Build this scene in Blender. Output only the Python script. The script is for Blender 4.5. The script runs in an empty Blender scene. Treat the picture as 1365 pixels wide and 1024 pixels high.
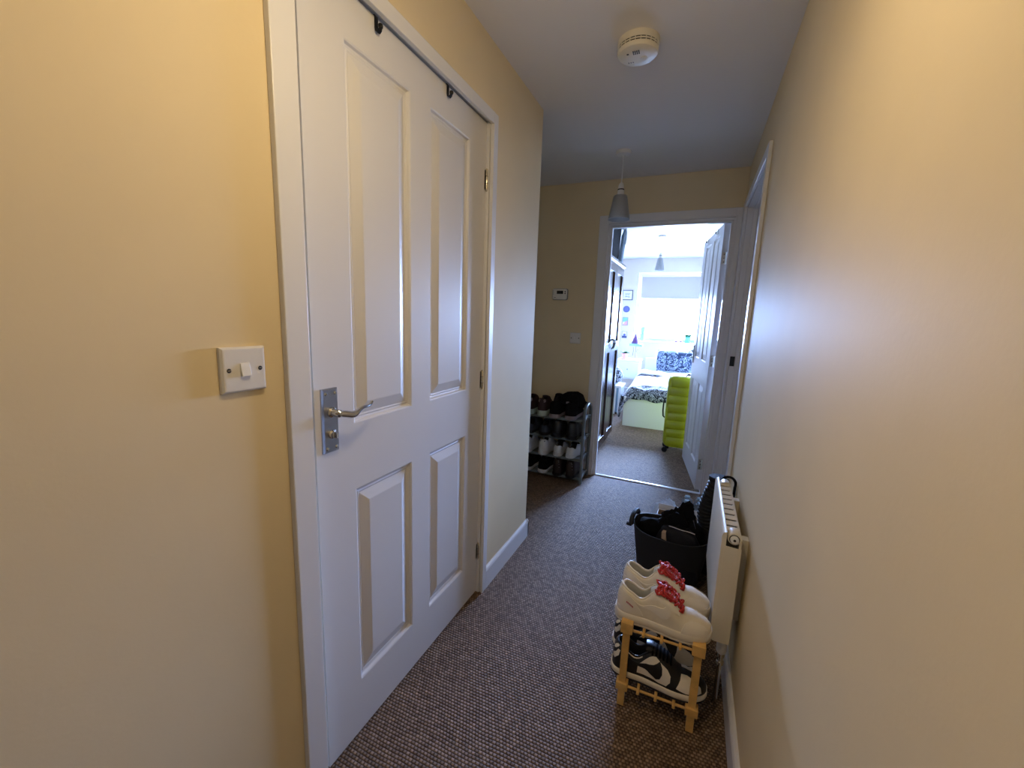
import bpy, bmesh, math, random
from mathutils import Vector, Matrix, noise
from mathutils.geometry import delaunay_2d_cdt
random.seed(7)
PI = math.pi
S = bpy.context.scene
COL = S.collection

# ------------------------------------------------------------------ camera, world, lights, exposure
cam = bpy.data.cameras.new('camera')
cam.sensor_width = 36.0
cam.lens = 549.2857 * 36.0 / 1365.0
cam.clip_start = 0.02
co = bpy.data.objects.new('camera', cam)
COL.objects.link(co)
CF = Vector((-0.39442828, 0.90418124, -0.1639592))
CR = Vector((0.91362968, 0.40499217, 0.03552678))
CU = Vector((-0.09852483, 0.13578522, 0.98582718))
mw = Matrix((CR, CU, -CF)).transposed().to_4x4()
mw.translation = Vector((0, 0, 1.2657))
co.matrix_world = mw
S.camera = co

S.view_settings.view_transform = 'Standard'
S.view_settings.look = 'None'
S.view_settings.gamma = 1.0
S.view_settings.use_curve_mapping = False
S.view_settings.exposure = 0.0

world = bpy.data.worlds.new('overcast_sky')
S.world = world
world.use_nodes = True
bg = world.node_tree.nodes['Background']
bg.inputs['Strength'].default_value = 325.0
_nt = world.node_tree
_tc = _nt.nodes.new('ShaderNodeTexCoord')
_sep = _nt.nodes.new('ShaderNodeSeparateXYZ')
_nt.links.new(_tc.outputs['Generated'], _sep.inputs[0])
_ramp = _nt.nodes.new('ShaderNodeValToRGB')      # overcast sky above the horizon, darker ground below it
_mr = _nt.nodes.new('ShaderNodeMapRange')
_mr.inputs['From Min'].default_value = -0.06
_mr.inputs['From Max'].default_value = 0.06
_nt.links.new(_sep.outputs['Z'], _mr.inputs['Value'])
_nt.links.new(_mr.outputs['Result'], _ramp.inputs['Fac'])
_ramp.color_ramp.elements[0].color = (0.105, 0.145, 0.225, 1)
_ramp.color_ramp.elements[1].color = (0.375, 0.55, 1.0, 1)
_nt.links.new(_ramp.outputs['Color'], bg.inputs['Color'])

# daylight portal in the bedroom window (only guides sampling of the sky)
pl = bpy.data.lights.new('window_portal', 'AREA')
pl.shape = 'RECTANGLE'
pl.size = 2.04
pl.size_y = 1.08
pl.cycles.is_portal = True
plo = bpy.data.objects.new('window_portal', pl)
COL.objects.link(plo)
plo.location = (0.07, 7.49, 1.47)
plo.rotation_euler = (-PI / 2, 0, 0)

# warm bulb of the near ceiling pendant (its shade is built below with the other pendants)
LAMP = (-0.24, 0.58, 1.98)
bl = bpy.data.lights.new('pendant_bulb_light', 'POINT')
bl.energy = 13.4
bl.color = (1.0, 0.77, 0.45)
bl.shadow_soft_size = 0.06
blo = bpy.data.objects.new('pendant_bulb_light', bl)
COL.objects.link(blo)
blo.location = LAMP

# ------------------------------------------------------------------ materials
M = {}


def mat(name, color=(0.8, 0.8, 0.8), rough=0.5, metal=0.0, spec=0.5, bump=0.0, bscale=200.0,
        var=0.0, vscale=6.0, coat=0.0, trans=0.0, alpha=1.0, emit=None, estr=0.0, sheen=0.0):
    m = bpy.data.materials.new(name)
    m.use_nodes = True
    nt = m.node_tree
    b = nt.nodes['Principled BSDF']
    b.inputs['Base Color'].default_value = (*color, 1)
    b.inputs['Roughness'].default_value = rough
    b.inputs['Metallic'].default_value = metal
    b.inputs['Specular IOR Level'].default_value = spec
    b.inputs['Coat Weight'].default_value = coat
    b.inputs['Transmission Weight'].default_value = trans
    b.inputs['Sheen Weight'].default_value = sheen
    b.inputs['Alpha'].default_value = alpha
    if emit:
        b.inputs['Emission Color'].default_value = (*emit, 1)
        b.inputs['Emission Strength'].default_value = estr
    if bump or var:
        tc = nt.nodes.new('ShaderNodeTexCoord')
    if bump:
        n = nt.nodes.new('ShaderNodeTexNoise')
        n.inputs['Scale'].default_value = bscale
        n.inputs['Detail'].default_value = 3
        nt.links.new(tc.outputs['Object'], n.inputs['Vector'])
        bp = nt.nodes.new('ShaderNodeBump')
        bp.inputs['Strength'].default_value = bump
        bp.inputs['Distance'].default_value = 0.002
        nt.links.new(n.outputs['Fac'], bp.inputs['Height'])
        nt.links.new(bp.outputs['Normal'], b.inputs['Normal'])
    if var:
        n2 = nt.nodes.new('ShaderNodeTexNoise')
        n2.inputs['Scale'].default_value = vscale
        n2.inputs['Detail'].default_value = 4
        nt.links.new(tc.outputs['Object'], n2.inputs['Vector'])
        r = nt.nodes.new('ShaderNodeValToRGB')
        r.color_ramp.elements[0].position = 0.3
        r.color_ramp.elements[1].position = 0.7
        r.color_ramp.elements[0].color = (*[c * (1 - var) for c in color], 1)
        r.color_ramp.elements[1].color = (*[min(1, c * (1 + var)) for c in color], 1)
        nt.links.new(n2.outputs['Fac'], r.inputs['Fac'])
        nt.links.new(r.outputs['Color'], b.inputs['Base Color'])
    M[name] = m
    return m


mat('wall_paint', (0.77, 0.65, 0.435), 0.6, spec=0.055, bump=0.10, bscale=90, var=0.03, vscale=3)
mat('wall_paint_bedroom_dimmed', (0.62, 0.56, 0.50), 0.6, bump=0.06, bscale=120)  # wall colour set darker than the paint, to tame overbright daylight
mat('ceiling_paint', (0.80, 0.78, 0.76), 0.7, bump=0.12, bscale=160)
mat('ceiling_paint_bedroom_dimmed', (0.60, 0.60, 0.60), 0.7, bump=0.12, bscale=160)  # same white as the hall ceiling, coloured darker to offset the window light
mat('white_gloss', (0.75, 0.75, 0.77), 0.35, bump=0.03, bscale=60)
mat('door_white', (0.72, 0.72, 0.745), 0.38, bump=0.05, bscale=140)
mat('white_plastic', (0.80, 0.79, 0.76), 0.35)
mat('switch_plastic', (0.74, 0.72, 0.69), 0.32)
mat('ivory_plastic', (0.80, 0.76, 0.66), 0.4)
mat('dark_slot', (0.02, 0.018, 0.015), 0.6)
mat('chrome', (0.62, 0.63, 0.66), 0.12, 1.0)
mat('satin_steel', (0.42, 0.45, 0.52), 0.28, 1.0)
mat('brass_nickel', (0.70, 0.66, 0.56), 0.25, 1.0)
mat('black_metal', (0.02, 0.02, 0.02), 0.35, 0.6)
mat('radiator_enamel', (0.76, 0.70, 0.58), 0.38)
mat('convector_shade', (0.11, 0.10, 0.08), 0.7)  # enamel fins coloured dark, painting in the shade between the slats
mat('pine', (0.72, 0.43, 0.13), 0.5, bump=0.05, bscale=90, var=0.14, vscale=30)
mat('tub_rubber', (0.018, 0.018, 0.020), 0.6, spec=0.3, bump=0.06, bscale=90)
mat('black_fabric', (0.006, 0.006, 0.007), 0.9, spec=0.08, bump=0.3, bscale=500)
mat('navy_fabric', (0.020, 0.030, 0.055), 0.7, bump=0.2, bscale=400)
mat('black_nylon', (0.008, 0.008, 0.012), 0.6, spec=0.25, bump=0.3, bscale=60)
mat('black_plastic', (0.010, 0.010, 0.012), 0.6, spec=0.3)
mat('grey_plastic', (0.15, 0.18, 0.19), 0.42)
mat('white_leather', (0.77, 0.69, 0.55), 0.48, bump=0.06, bscale=220, var=0.05, vscale=35)
mat('white_leather_overlay', (0.80, 0.735, 0.63), 0.45, bump=0.05, bscale=220)
mat('white_sole', (0.78, 0.71, 0.58), 0.55, bump=0.05, bscale=120)
mat('shoe_lining', (0.50, 0.47, 0.38), 0.9, bump=0.3, bscale=500)
mat('dark_lining', (0.03, 0.03, 0.03), 0.9)
mat('black_leather', (0.010, 0.010, 0.012), 0.40, bump=0.05, bscale=220)
mat('red_lace', (0.50, 0.025, 0.02), 0.55, bump=0.5, bscale=900)
mat('red_label', (0.42, 0.02, 0.03), 0.5)
mat('label_ink', (0.85, 0.85, 0.85), 0.6)
mat('maroon_fabric', (0.025, 0.007, 0.010), 0.7)
mat('grey_tab', (0.26, 0.22, 0.24), 0.6)
mat('green_sole', (0.42, 0.52, 0.46), 0.5)
mat('cool_white_leather', (0.62, 0.66, 0.72), 0.5)
mat('brown_leather', (0.018, 0.009, 0.007), 0.5)
mat('carton_white', (0.72, 0.74, 0.78), 0.55)
mat('carton_brown', (0.36, 0.26, 0.19), 0.8)
mat('dark_wood', (0.032, 0.014, 0.010), 0.24, spec=0.4, coat=0.0, var=0.2, vscale=20)
mat('lime_shell', (0.43, 0.48, 0.012), 0.34)
mat('lime_trim', (0.62, 0.66, 0.45), 0.4)
mat('mdf_white', (0.80, 0.82, 0.80), 0.4)
mat('white_cotton', (0.80, 0.81, 0.83), 0.9, bump=0.15, bscale=60)
mat('mattress_grey', (0.42, 0.46, 0.52), 0.9)
mat('pink_pot', (0.62, 0.30, 0.33), 0.5)
mat('aqua_pot', (0.12, 0.50, 0.46), 0.4)
mat('leaf_green', (0.015, 0.12, 0.045), 0.6, spec=0.2)
mat('purple_felt', (0.085, 0.035, 0.125), 0.8)
mat('lilac_ceramic', (0.20, 0.10, 0.17), 0.4)
mat('pale_blue', (0.26, 0.42, 0.55), 0.4)
mat('indigo_print', (0.08, 0.09, 0.30), 0.6)
mat('frame_black', (0.02, 0.025, 0.04), 0.4)
mat('paper_white', (0.80, 0.82, 0.86), 0.8)
mat('teal_print', (0.16, 0.42, 0.48), 0.7)
mat('rose_print', (0.50, 0.25, 0.28), 0.7)
mat('navy_print', (0.03, 0.05, 0.12), 0.7)
mat('lcd', (0.03, 0.035, 0.045), 0.2)
mat('threshold_metal', (0.72, 0.72, 0.72), 0.28, 1.0)
mat('blue_grey_nylon', (0.22, 0.30, 0.40), 0.5, bump=0.3, bscale=40)
mat('silver_zip', (0.5, 0.5, 0.6), 0.3, 1.0)
mat('tan_leather', (0.42, 0.30, 0.20), 0.6)
mat('amber_cord', (0.75, 0.75, 0.74), 0.6)


def carpet_material():
    m = bpy.data.materials.new('loop_carpet')
    m.use_nodes = True
    nt = m.node_tree
    N, L = nt.nodes, nt.links
    b = N['Principled BSDF']
    b.inputs['Roughness'].default_value = 0.65
    b.inputs['Specular IOR Level'].default_value = 0.2
    b.inputs['Sheen Weight'].default_value = 0.0
    b.inputs['Sheen Roughness'].default_value = 0.6
    tc = N.new('ShaderNodeTexCoord')
    sep = N.new('ShaderNodeSeparateXYZ')
    L.new(tc.outputs['Object'], sep.inputs[0])

    def math_(op, a, c=None):
        n = N.new('ShaderNodeMath')
        n.operation = op
        for i, v in enumerate((a, c)):
            if v is None:
                continue
            if isinstance(v, (int, float)):
                n.inputs[i].default_value = v
            else:
                L.new(v, n.inputs[i])
        return n.outputs[0]
    # small wobble so that the rows are not perfectly straight
    wob = N.new('ShaderNodeTexNoise')
    wob.inputs['Scale'].default_value = 9
    L.new(tc.outputs['Object'], wob.inputs['Vector'])
    w = math_('MULTIPLY', math_('SUBTRACT', wob.outputs['Fac'], 0.5), 0.7)
    v = math_('ADD', math_('DIVIDE', sep.outputs['Y'], 0.0105), w)
    row = math_('FLOOR', v)
    u = math_('ADD', math_('DIVIDE', sep.outputs['X'], 0.0115), math_('MULTIPLY', math_('MODULO', math_('ABSOLUTE', row), 2.0), 0.5))
    u = math_('ADD', u, w)
    fu, fv = math_('FRACT', u), math_('FRACT', v)
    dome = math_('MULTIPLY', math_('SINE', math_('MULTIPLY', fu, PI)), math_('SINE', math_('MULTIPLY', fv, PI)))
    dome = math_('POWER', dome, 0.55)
    comb = N.new('ShaderNodeCombineXYZ')
    L.new(math_('FLOOR', u), comb.inputs[0])
    L.new(row, comb.inputs[1])
    wn = N.new('ShaderNodeTexWhiteNoise')
    L.new(comb.outputs[0], wn.inputs['Vector'])
    fine = N.new('ShaderNodeTexNoise')
    fine.inputs['Scale'].default_value = 900
    L.new(tc.outputs['Object'], fine.inputs['Vector'])
    h = math_('ADD', dome, math_('MULTIPLY', fine.outputs['Fac'], 0.25))
    h = math_('ADD', h, math_('MULTIPLY', wn.outputs['Value'], 0.25))
    bp = N.new('ShaderNodeBump')
    bp.inputs['Strength'].default_value = 1.0
    bp.inputs['Distance'].default_value = 0.005
    L.new(h, bp.inputs['Height'])
    L.new(bp.outputs['Normal'], b.inputs['Normal'])
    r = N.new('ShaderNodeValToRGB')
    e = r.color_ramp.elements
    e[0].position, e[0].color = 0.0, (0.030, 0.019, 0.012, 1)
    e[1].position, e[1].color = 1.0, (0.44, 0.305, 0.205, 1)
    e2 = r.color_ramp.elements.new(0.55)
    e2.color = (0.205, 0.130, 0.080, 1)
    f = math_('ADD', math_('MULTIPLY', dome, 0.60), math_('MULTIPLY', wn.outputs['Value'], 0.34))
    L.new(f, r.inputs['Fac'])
    L.new(r.outputs['Color'], b.inputs['Base Color'])
    M['carpet'] = m


carpet_material()


def glass_like(name, color, tr=0.85, rough=0.05):
    m = bpy.data.materials.new(name)
    m.use_nodes = True
    nt = m.node_tree
    nt.nodes.remove(nt.nodes['Principled BSDF'])
    out = nt.nodes['Material Output']
    t = nt.nodes.new('ShaderNodeBsdfTransparent')
    t.inputs[0].default_value = (*color, 1)
    g = nt.nodes.new('ShaderNodeBsdfGlossy')
    g.inputs['Roughness'].default_value = rough
    lw = nt.nodes.new('ShaderNodeLayerWeight')
    lw.inputs['Blend'].default_value = 1 - tr
    mx = nt.nodes.new('ShaderNodeMixShader')
    nt.links.new(lw.outputs['Facing'], mx.inputs[0])
    nt.links.new(t.outputs[0], mx.inputs[1])
    nt.links.new(g.outputs[0], mx.inputs[2])
    nt.links.new(mx.outputs[0], out.inputs[0])
    M[name] = m


glass_like('window_glass', (0.96, 0.98, 1.0), 0.92, 0.02)
glass_like('clear_plastic', (0.80, 0.86, 0.92), 0.55, 0.12)


def translucent(name, color, tcol, fac):
    m = bpy.data.materials.new(name)
    m.use_nodes = True
    nt = m.node_tree
    b = nt.nodes['Principled BSDF']
    b.inputs['Base Color'].default_value = (*color, 1)
    b.inputs['Roughness'].default_value = 0.45
    t = nt.nodes.new('ShaderNodeBsdfTranslucent')
    t.inputs[0].default_value = (*tcol, 1)
    mx = nt.nodes.new('ShaderNodeMixShader')
    mx.inputs[0].default_value = fac
    nt.links.new(b.outputs[0], mx.inputs[1])
    nt.links.new(t.outputs[0], mx.inputs[2])
    nt.links.new(mx.outputs[0], nt.nodes['Material Output'].inputs[0])
    M[name] = m


translucent('frosted_glass', (0.50, 0.52, 0.54), (0.5, 0.5, 0.5), 0.4)
translucent('blind_fabric', (0.46, 0.42, 0.38), (0.06, 0.065, 0.065), 0.10)
translucent('bag_plastic', (0.72, 0.77, 0.82), (0.75, 0.8, 0.85), 0.4)


def pattern_material(name, dark, light, scale, thr=0.5):
    m = bpy.data.materials.new(name)
    m.use_nodes = True
    nt = m.node_tree
    N, L = nt.nodes, nt.links
    b = N['Principled BSDF']
    b.inputs['Roughness'].default_value = 0.9
    tc = N.new('ShaderNodeTexCoord')
    n = N.new('ShaderNodeTexNoise')
    n.inputs['Scale'].default_value = scale
    n.inputs['Detail'].default_value = 2
    n.inputs['Distortion'].default_value = 2.5
    L.new(tc.outputs['Object'], n.inputs['Vector'])
    r = N.new('ShaderNodeValToRGB')
    r.color_ramp.interpolation = 'CONSTANT'
    e = r.color_ramp.elements
    e[0].position, e[0].color = 0.0, (*dark, 1)
    e[1].position, e[1].color = thr, (*light, 1)
    e3 = e.new(thr + 0.07)
    e3.color = (*dark, 1)
    e4 = e.new(thr + 0.17)
    e4.color = (*light, 1)
    L.new(n.outputs['Fac'], r.inputs['Fac'])
    L.new(r.outputs['Color'], b.inputs['Base Color'])
    M[name] = m


pattern_material('navy_pattern', (0.010, 0.022, 0.060), (0.34, 0.42, 0.52), 14, 0.50)
pattern_material('charcoal_pattern', (0.008, 0.010, 0.020), (0.36, 0.38, 0.44), 13, 0.47)

# ------------------------------------------------------------------ helpers


def tag(o, label=None, cat=None, group=None, kind=None):
    if label:
        o['label'] = label
    if cat:
        o['category'] = cat
    if group:
        o['group'] = group
    if kind:
        o['kind'] = kind
    return o


def thing(name, label, cat, loc=(0, 0, 0), rotz=0.0, group=None):
    o = bpy.data.objects.new(name, None)
    o.empty_display_size = 0.05
    COL.objects.link(o)
    o.location = loc
    o.rotation_euler = (0, 0, rotz)
    return tag(o, label, cat, group)


def dup(root, loc, rotz=None, label=None, rot=None):
    r = root.copy()
    COL.objects.link(r)
    r.location = loc
    if rotz is not None:
        r.rotation_euler = (0, 0, rotz)
    if rot is not None:
        r.rotation_euler = rot
    if label:
        r['label'] = label
    for ch in list(root.children):
        c = ch.copy()
        COL.objects.link(c)
        c.parent = r
        for g in ch.children:
            d = g.copy()
            COL.objects.link(d)
            d.parent = c
    return r


class MB:
    def __init__(s):
        s.v, s.f = [], []

    def add(s, vs, fs, mtx=None):
        o = len(s.v)
        for p in vs:
            p = Vector(p)
            s.v.append(mtx @ p if mtx is not None else p)
        s.f += [tuple(i + o for i in f) for f in fs]
        return s

    def box(s, a, b, mtx=None):
        x0, y0, z0 = (min(a[i], b[i]) for i in range(3))
        x1, y1, z1 = (max(a[i], b[i]) for i in range(3))
        return s.add([(x0, y0, z0), (x1, y0, z0), (x1, y1, z0), (x0, y1, z0), (x0, y0, z1), (x1, y0, z1), (x1, y1, z1), (x0, y1, z1)],
                     [(3, 2, 1, 0), (4, 5, 6, 7), (0, 1, 5, 4), (1, 2, 6, 5), (2, 3, 7, 6), (3, 0, 4, 7)], mtx)

    def loft(s, rings, cap0=True, cap1=True, closed=True, mtx=None):
        n = len(rings[0])
        vs = [p for r in rings for p in r]
        fs = []
        for i in range(len(rings) - 1):
            for j in range(n if closed else n - 1):
                k = (j + 1) % n
                fs.append((i * n + j, i * n + k, (i + 1) * n + k, (i + 1) * n + j))
        if cap0:
            fs.append(tuple(reversed(range(n))))
        if cap1:
            fs.append(tuple((len(rings) - 1) * n + j for j in range(n)))
        return s.add(vs, fs, mtx)

    def lathe(s, prof, c=(0, 0, 0), seg=24, mtx=None, cap0=True, cap1=True):
        rings = [[(c[0] + max(r, 1e-5) * math.cos(2 * PI * j / seg), c[1] + max(r, 1e-5) * math.sin(2 * PI * j / seg), c[2] + z) for j in range(seg)] for r, z in prof]
        return s.loft(rings, cap0, cap1, True, mtx)

    def tube(s, pts, r, seg=8, closed=False):
        pts = [Vector(p) for p in pts]
        n = len(pts)
        rings = []
        up = None
        for i, p in enumerate(pts):
            if closed:
                d = pts[(i + 1) % n] - pts[i - 1]
            else:
                d = pts[min(i + 1, n - 1)] - pts[max(i - 1, 0)]
            d = d.normalized() if d.length > 1e-9 else Vector((0, 0, 1))
            if up is None:
                up = Vector((0, 0, 1)) if abs(d.z) < 0.9 else Vector((1, 0, 0))
            a = d.cross(up)
            a = a.normalized() if a.length > 1e-6 else d.orthogonal().normalized()
            bvec = a.cross(d).normalized()
            up = bvec
            rr = r[i] if isinstance(r, (list, tuple)) else r
            rings.append([p + (a * math.cos(2 * PI * j / seg) + bvec * math.sin(2 * PI * j / seg)) * rr for j in range(seg)])
        if closed:
            rings.append(rings[0])
            return s.loft(rings, False, False)
        return s.loft(rings)

    def build(s, name, m, parent=None, bevel=0.0, bseg=2, smooth=True, angle=35, kind=None, label=None, sub=0):
        me = bpy.data.meshes.new(name)
        bm = bmesh.new()
        vv = [bm.verts.new(p) for p in s.v]
        for f in s.f:
            try:
                bm.faces.new([vv[i] for i in f])
            except ValueError:
                pass
        bmesh.ops.remove_doubles(bm, verts=bm.verts, dist=1e-5)
        bmesh.ops.recalc_face_normals(bm, faces=bm.faces)
        if bevel:
            ed = [e for e in bm.edges if len(e.link_faces) == 2 and e.calc_face_angle(0) > math.radians(40)]
            bmesh.ops.bevel(bm, geom=ed, offset=bevel, segments=bseg, affect='EDGES', profile=0.5, clamp_overlap=True)
        if smooth:
            for f in bm.faces:
                f.smooth = True
            for e in bm.edges:
                if len(e.link_faces) != 2 or e.calc_face_angle(0) > math.radians(angle):
                    e.smooth = False
        bm.to_mesh(me)
        bm.free()
        me.materials.append(M[m] if isinstance(m, str) else m)
        o = bpy.data.objects.new(name, me)
        COL.objects.link(o)
        if parent:
            o.parent = parent
        if bevel and smooth:
            wn = o.modifiers.new('weighted_normals', 'WEIGHTED_NORMAL')
            wn.keep_sharp = True
        if sub:
            md = o.modifiers.new('subdivision', 'SUBSURF')
            md.levels = md.render_levels = sub
        if kind:
            o['kind'] = kind
        if label:
            o['label'] = label
        return o


def box(name, a, b, m, parent=None, bevel=0.0, **k):
    return MB().box(a, b).build(name, m, parent, bevel, **k)


def interp(x, tab):
    """smooth (cubic Hermite) interpolation in a table of (x, y)"""
    if x <= tab[0][0]:
        return tab[0][1]
    for i in range(len(tab) - 1):
        x0, y0 = tab[i]
        x1, y1 = tab[i + 1]
        if x <= x1:
            def sl(j):
                if j <= 0 or j >= len(tab) - 1:
                    j0, j1 = max(0, j - 1), min(len(tab) - 1, j + 1)
                else:
                    j0, j1 = j - 1, j + 1
                return (tab[j1][1] - tab[j0][1]) / (tab[j1][0] - tab[j0][0])
            h = x1 - x0
            t = (x - x0) / h
            a, b = sl(i) * h, sl(i + 1) * h
            return (2 * t ** 3 - 3 * t * t + 1) * y0 + (t ** 3 - 2 * t * t + t) * a + (-2 * t ** 3 + 3 * t * t) * y1 + (t ** 3 - t * t) * b
    return tab[-1][1]


# ------------------------------------------------------------------ the setting
XL, XR, YC, YE, H = -0.794, 0.223, 2.088, 3.227, 2.272
BXL, BXR, BY = -1.36, 1.60, 7.35
T = 0.10


def struct(name, mb, m, bevel=0.0, **k):
    o = mb.build(name, m, None, bevel, **k)
    o['kind'] = 'structure'
    return o


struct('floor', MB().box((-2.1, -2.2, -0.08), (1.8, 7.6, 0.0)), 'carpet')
struct('ceiling', MB().box((-2.1, -2.2, H), (1.8, YE + 0.05, H + 0.1)), 'ceiling_paint')
struct('ceiling_bedroom', MB().box((-2.1, YE + 0.05, H), (1.8, 7.6, H + 0.1)), 'ceiling_paint_bedroom_dimmed')
# left wall with the cupboard door opening
w = MB().box((XL - T, -2.2, 0), (XL, 0.661, H)).box((XL - T, 1.55, 0), (XL, YC, H)).box((XL - T, 0.661, 2.02), (XL, 1.55, H))
struct('wall_left', w, 'wall_paint')
struct('wall_recess_near', MB().box((-2.0, YC - T, 0), (XL - T, YC, H)), 'wall_paint')
struct('wall_recess_side', MB().box((-2.1, YC - T, 0), (-2.0, YE + T, H)), 'wall_paint')
w = MB().box((-2.0, YE, 0), (-0.675, YE + T, H)).box((0.186, YE, 0), (BXR, YE + T, H)).box((-0.675, YE, 1.972), (0.186, YE + T, H))
struct('wall_end', w, 'wall_paint')
w = MB().box((XR, -2.2, 0), (XR + T, 2.205, H)).box((XR, 3.11, 0), (XR + T, YE, H)).box((XR, 2.205, 2.01), (XR + T, 3.11, H))
struct('wall_right', w, 'wall_paint')
struct('wall_back', MB().box((XL - T, -2.3, 0), (XR + T, -2.2, H)), 'wall_paint')
# cupboard behind the left door and room behind the right door, closed off
w = MB().box((-1.45, 0.50, 0), (-1.40, 1.70, H)).box((-1.40, 0.50, 0), (XL - T, 0.55, H)).box((-1.40, 1.65, 0), (XL - T, 1.70, H))
struct('wall_cupboard', w, 'wall_paint')
w = MB().box((0.80, 2.0, 0), (0.85, YE, H)).box((XR + T, 2.0, 0), (0.80, 2.05, H))
struct('wall_side_room', w, 'wall_paint')
# bedroom
WX0, WX1, WZ0, WZ1 = -0.955, 1.10, 0.925, 2.048
struct('wall_bedroom_left', MB().box((BXL - T, YE + T, 0), (BXL, BY + 0.25, H)), 'wall_paint_bedroom_dimmed')
struct('wall_bedroom_right', MB().box((BXR, YE, 0), (BXR + T, BY + 0.25, H)), 'wall_paint_bedroom_dimmed')
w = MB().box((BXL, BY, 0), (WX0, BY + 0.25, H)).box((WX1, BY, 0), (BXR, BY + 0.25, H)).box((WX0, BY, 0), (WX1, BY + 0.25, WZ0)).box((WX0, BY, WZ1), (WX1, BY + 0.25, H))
struct('wall_bedroom_far', w, 'wall_paint_bedroom_dimmed')


def skirting(name, a, b, nx, ny, h=0.10, t=0.015):
    """skirting board from a to b (xy); (nx, ny) points into the room"""
    prof = [(0, 0), (t, 0), (t, h - 0.014), (t - 0.004, h - 0.005), (t - 0.009, h), (0, h)]
    rings = [[(p[0] + nx * d, p[1] + ny * d, z) for d, z in prof] for p in (a, b)]
    o = MB().loft(rings).build(name, 'white_gloss', smooth=False)
    o['kind'] = 'structure'


skirting('baseboard_left', (XL, -2.2), (XL, 0.60), 1, 0)
skirting('baseboard_corner', (XL, 1.567), (XL, YC + 0.015), 1, 0)
skirting('baseboard_recess', (XL + 0.015, YC), (-2.0, YC), 0, 1)
skirting('baseboard_end', (-2.0, YE), (-0.735, YE), 0, -1)
skirting('baseboard_right', (XR, -2.2), (XR, 2.17), -1, 0)
skirting('baseboard_bedroom', (BXL, BY), (BXR, BY), 0, -1)


# trims: casings and linings
def casing(name, boxes):
    mb = MB()
    for a, b in boxes:
        mb.box(a, b)
    return struct(name, mb, 'white_gloss', bevel=0.002, smooth=False)


casing('trim_1', [((XL, 0.60, 0), (XL + 0.015, 0.657, 2.026)), ((XL, 1.530, 0), (XL + 0.015, 1.566, 2.026)), ((XL, 0.657, 1.986), (XL + 0.015, 1.530, 2.026))])
casing('trim_2', [((XL - T, 0.661, 0), (XL - 0.048, 0.684, 1.996)), ((XL - T, 1.5265, 0), (XL - 0.002, 1.55, 1.996)), ((XL - T, 0.661, 1.996), (XL - 0.002, 1.55, 2.02)),
                  ((XL - T, 0.684, 0), (XL - 0.056, 0.699, 1.996)), ((XL - T, 1.512, 0), (XL - 0.056, 1.5265, 1.996)), ((XL - T, 0.699, 1.981), (XL - 0.056, 1.512, 1.996))])
# end door: casing with a stepped inner bead, then the lining with its stop
casing('trim_3', [((-0.735, YE - 0.014, 0), (-0.664, YE, 2.020)), ((0.172, YE - 0.014, 0), (0.2078, YE, 2.020)), ((-0.664, YE - 0.014, 1.962), (0.172, YE, 2.020)),
                  ((-0.672, YE - 0.018, 0), (-0.664, YE - 0.013, 1.970)), ((0.172, YE - 0.018, 0), (0.180, YE - 0.013, 1.970)), ((-0.664, YE - 0.018, 1.962), (0.172, YE - 0.013, 1.970))])
casing('trim_4', [((-0.675, YE + 0.001, 0), (-0.650, YE + T, 1.946)), ((0.160, YE + 0.001, 0), (0.186, YE + T, 1.946)), ((-0.675, YE + 0.001, 1.946), (0.186, YE + T, 1.972)),
                  ((-0.650, YE + 0.012, 0), (-0.638, YE + 0.040, 1.946)), ((0.148, YE + 0.012, 0), (0.160, YE + 0.040, 1.946)), ((-0.638, YE + 0.012, 1.934), (0.148, YE + 0.040, 1.946))])
# right door
casing('trim_5', [((XR - 0.015, 2.172, 0), (XR, 2.222, 2.040)), ((XR - 0.015, 3.093, 0), (XR, 3.2265, 2.040)), ((XR - 0.015, 2.222, 1.992), (XR, 3.093, 2.040))])
casing('trim_6', [((XR + 0.001, 2.205, 0), (XR + T, 2.232, 1.984)), ((XR + 0.001, 3.083, 0), (XR + T, 3.11, 1.984)), ((XR + 0.001, 2.205, 1.984), (XR + T, 3.11, 2.01)),
                  ((XR + 0.035, 2.232, 0), (XR + 0.060, 2.246, 1.984)), ((XR + 0.035, 3.069, 0), (XR + 0.060, 3.083, 1.984)), ((XR + 0.035, 2.246, 1.970), (XR + 0.060, 3.069, 1.984))])
th = MB().loft([[(x, YE + 0.004 + d, z) for d, z in ((0, 0.0005), (0.004, 0.005), (0.016, 0.0075), (0.028, 0.005), (0.032, 0.0005))] for x in (-0.637, 0.147)])
o = th.build('trim_7', 'threshold_metal', smooth=True, angle=60)
o['kind'] = 'structure'


# ------------------------------------------------------------------ doors (moulded four panel)
def moulded_panel(mb_parent, x0, x1, z0, z1):
    """one moulded panel filling the hole x0..x1, z0..z1 of a door face at y=0"""
    prof = [(0.0, 0.0), (0.004, 0.0025), (0.007, 0.0085), (0.012, 0.0105), (0.016, 0.0085), (0.020, 0.0100), (0.050, 0.0015), (0.053, 0.0012)]
    rings = [[(x0 + d, y, z0 + d), (x1 - d, y, z0 + d), (x1 - d, y, z1 - d), (x0 + d, y, z1 - d)] for d, y in prof]
    MB().loft(rings, False, True).build('panel', 'door_white', mb_parent, smooth=False)


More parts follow.
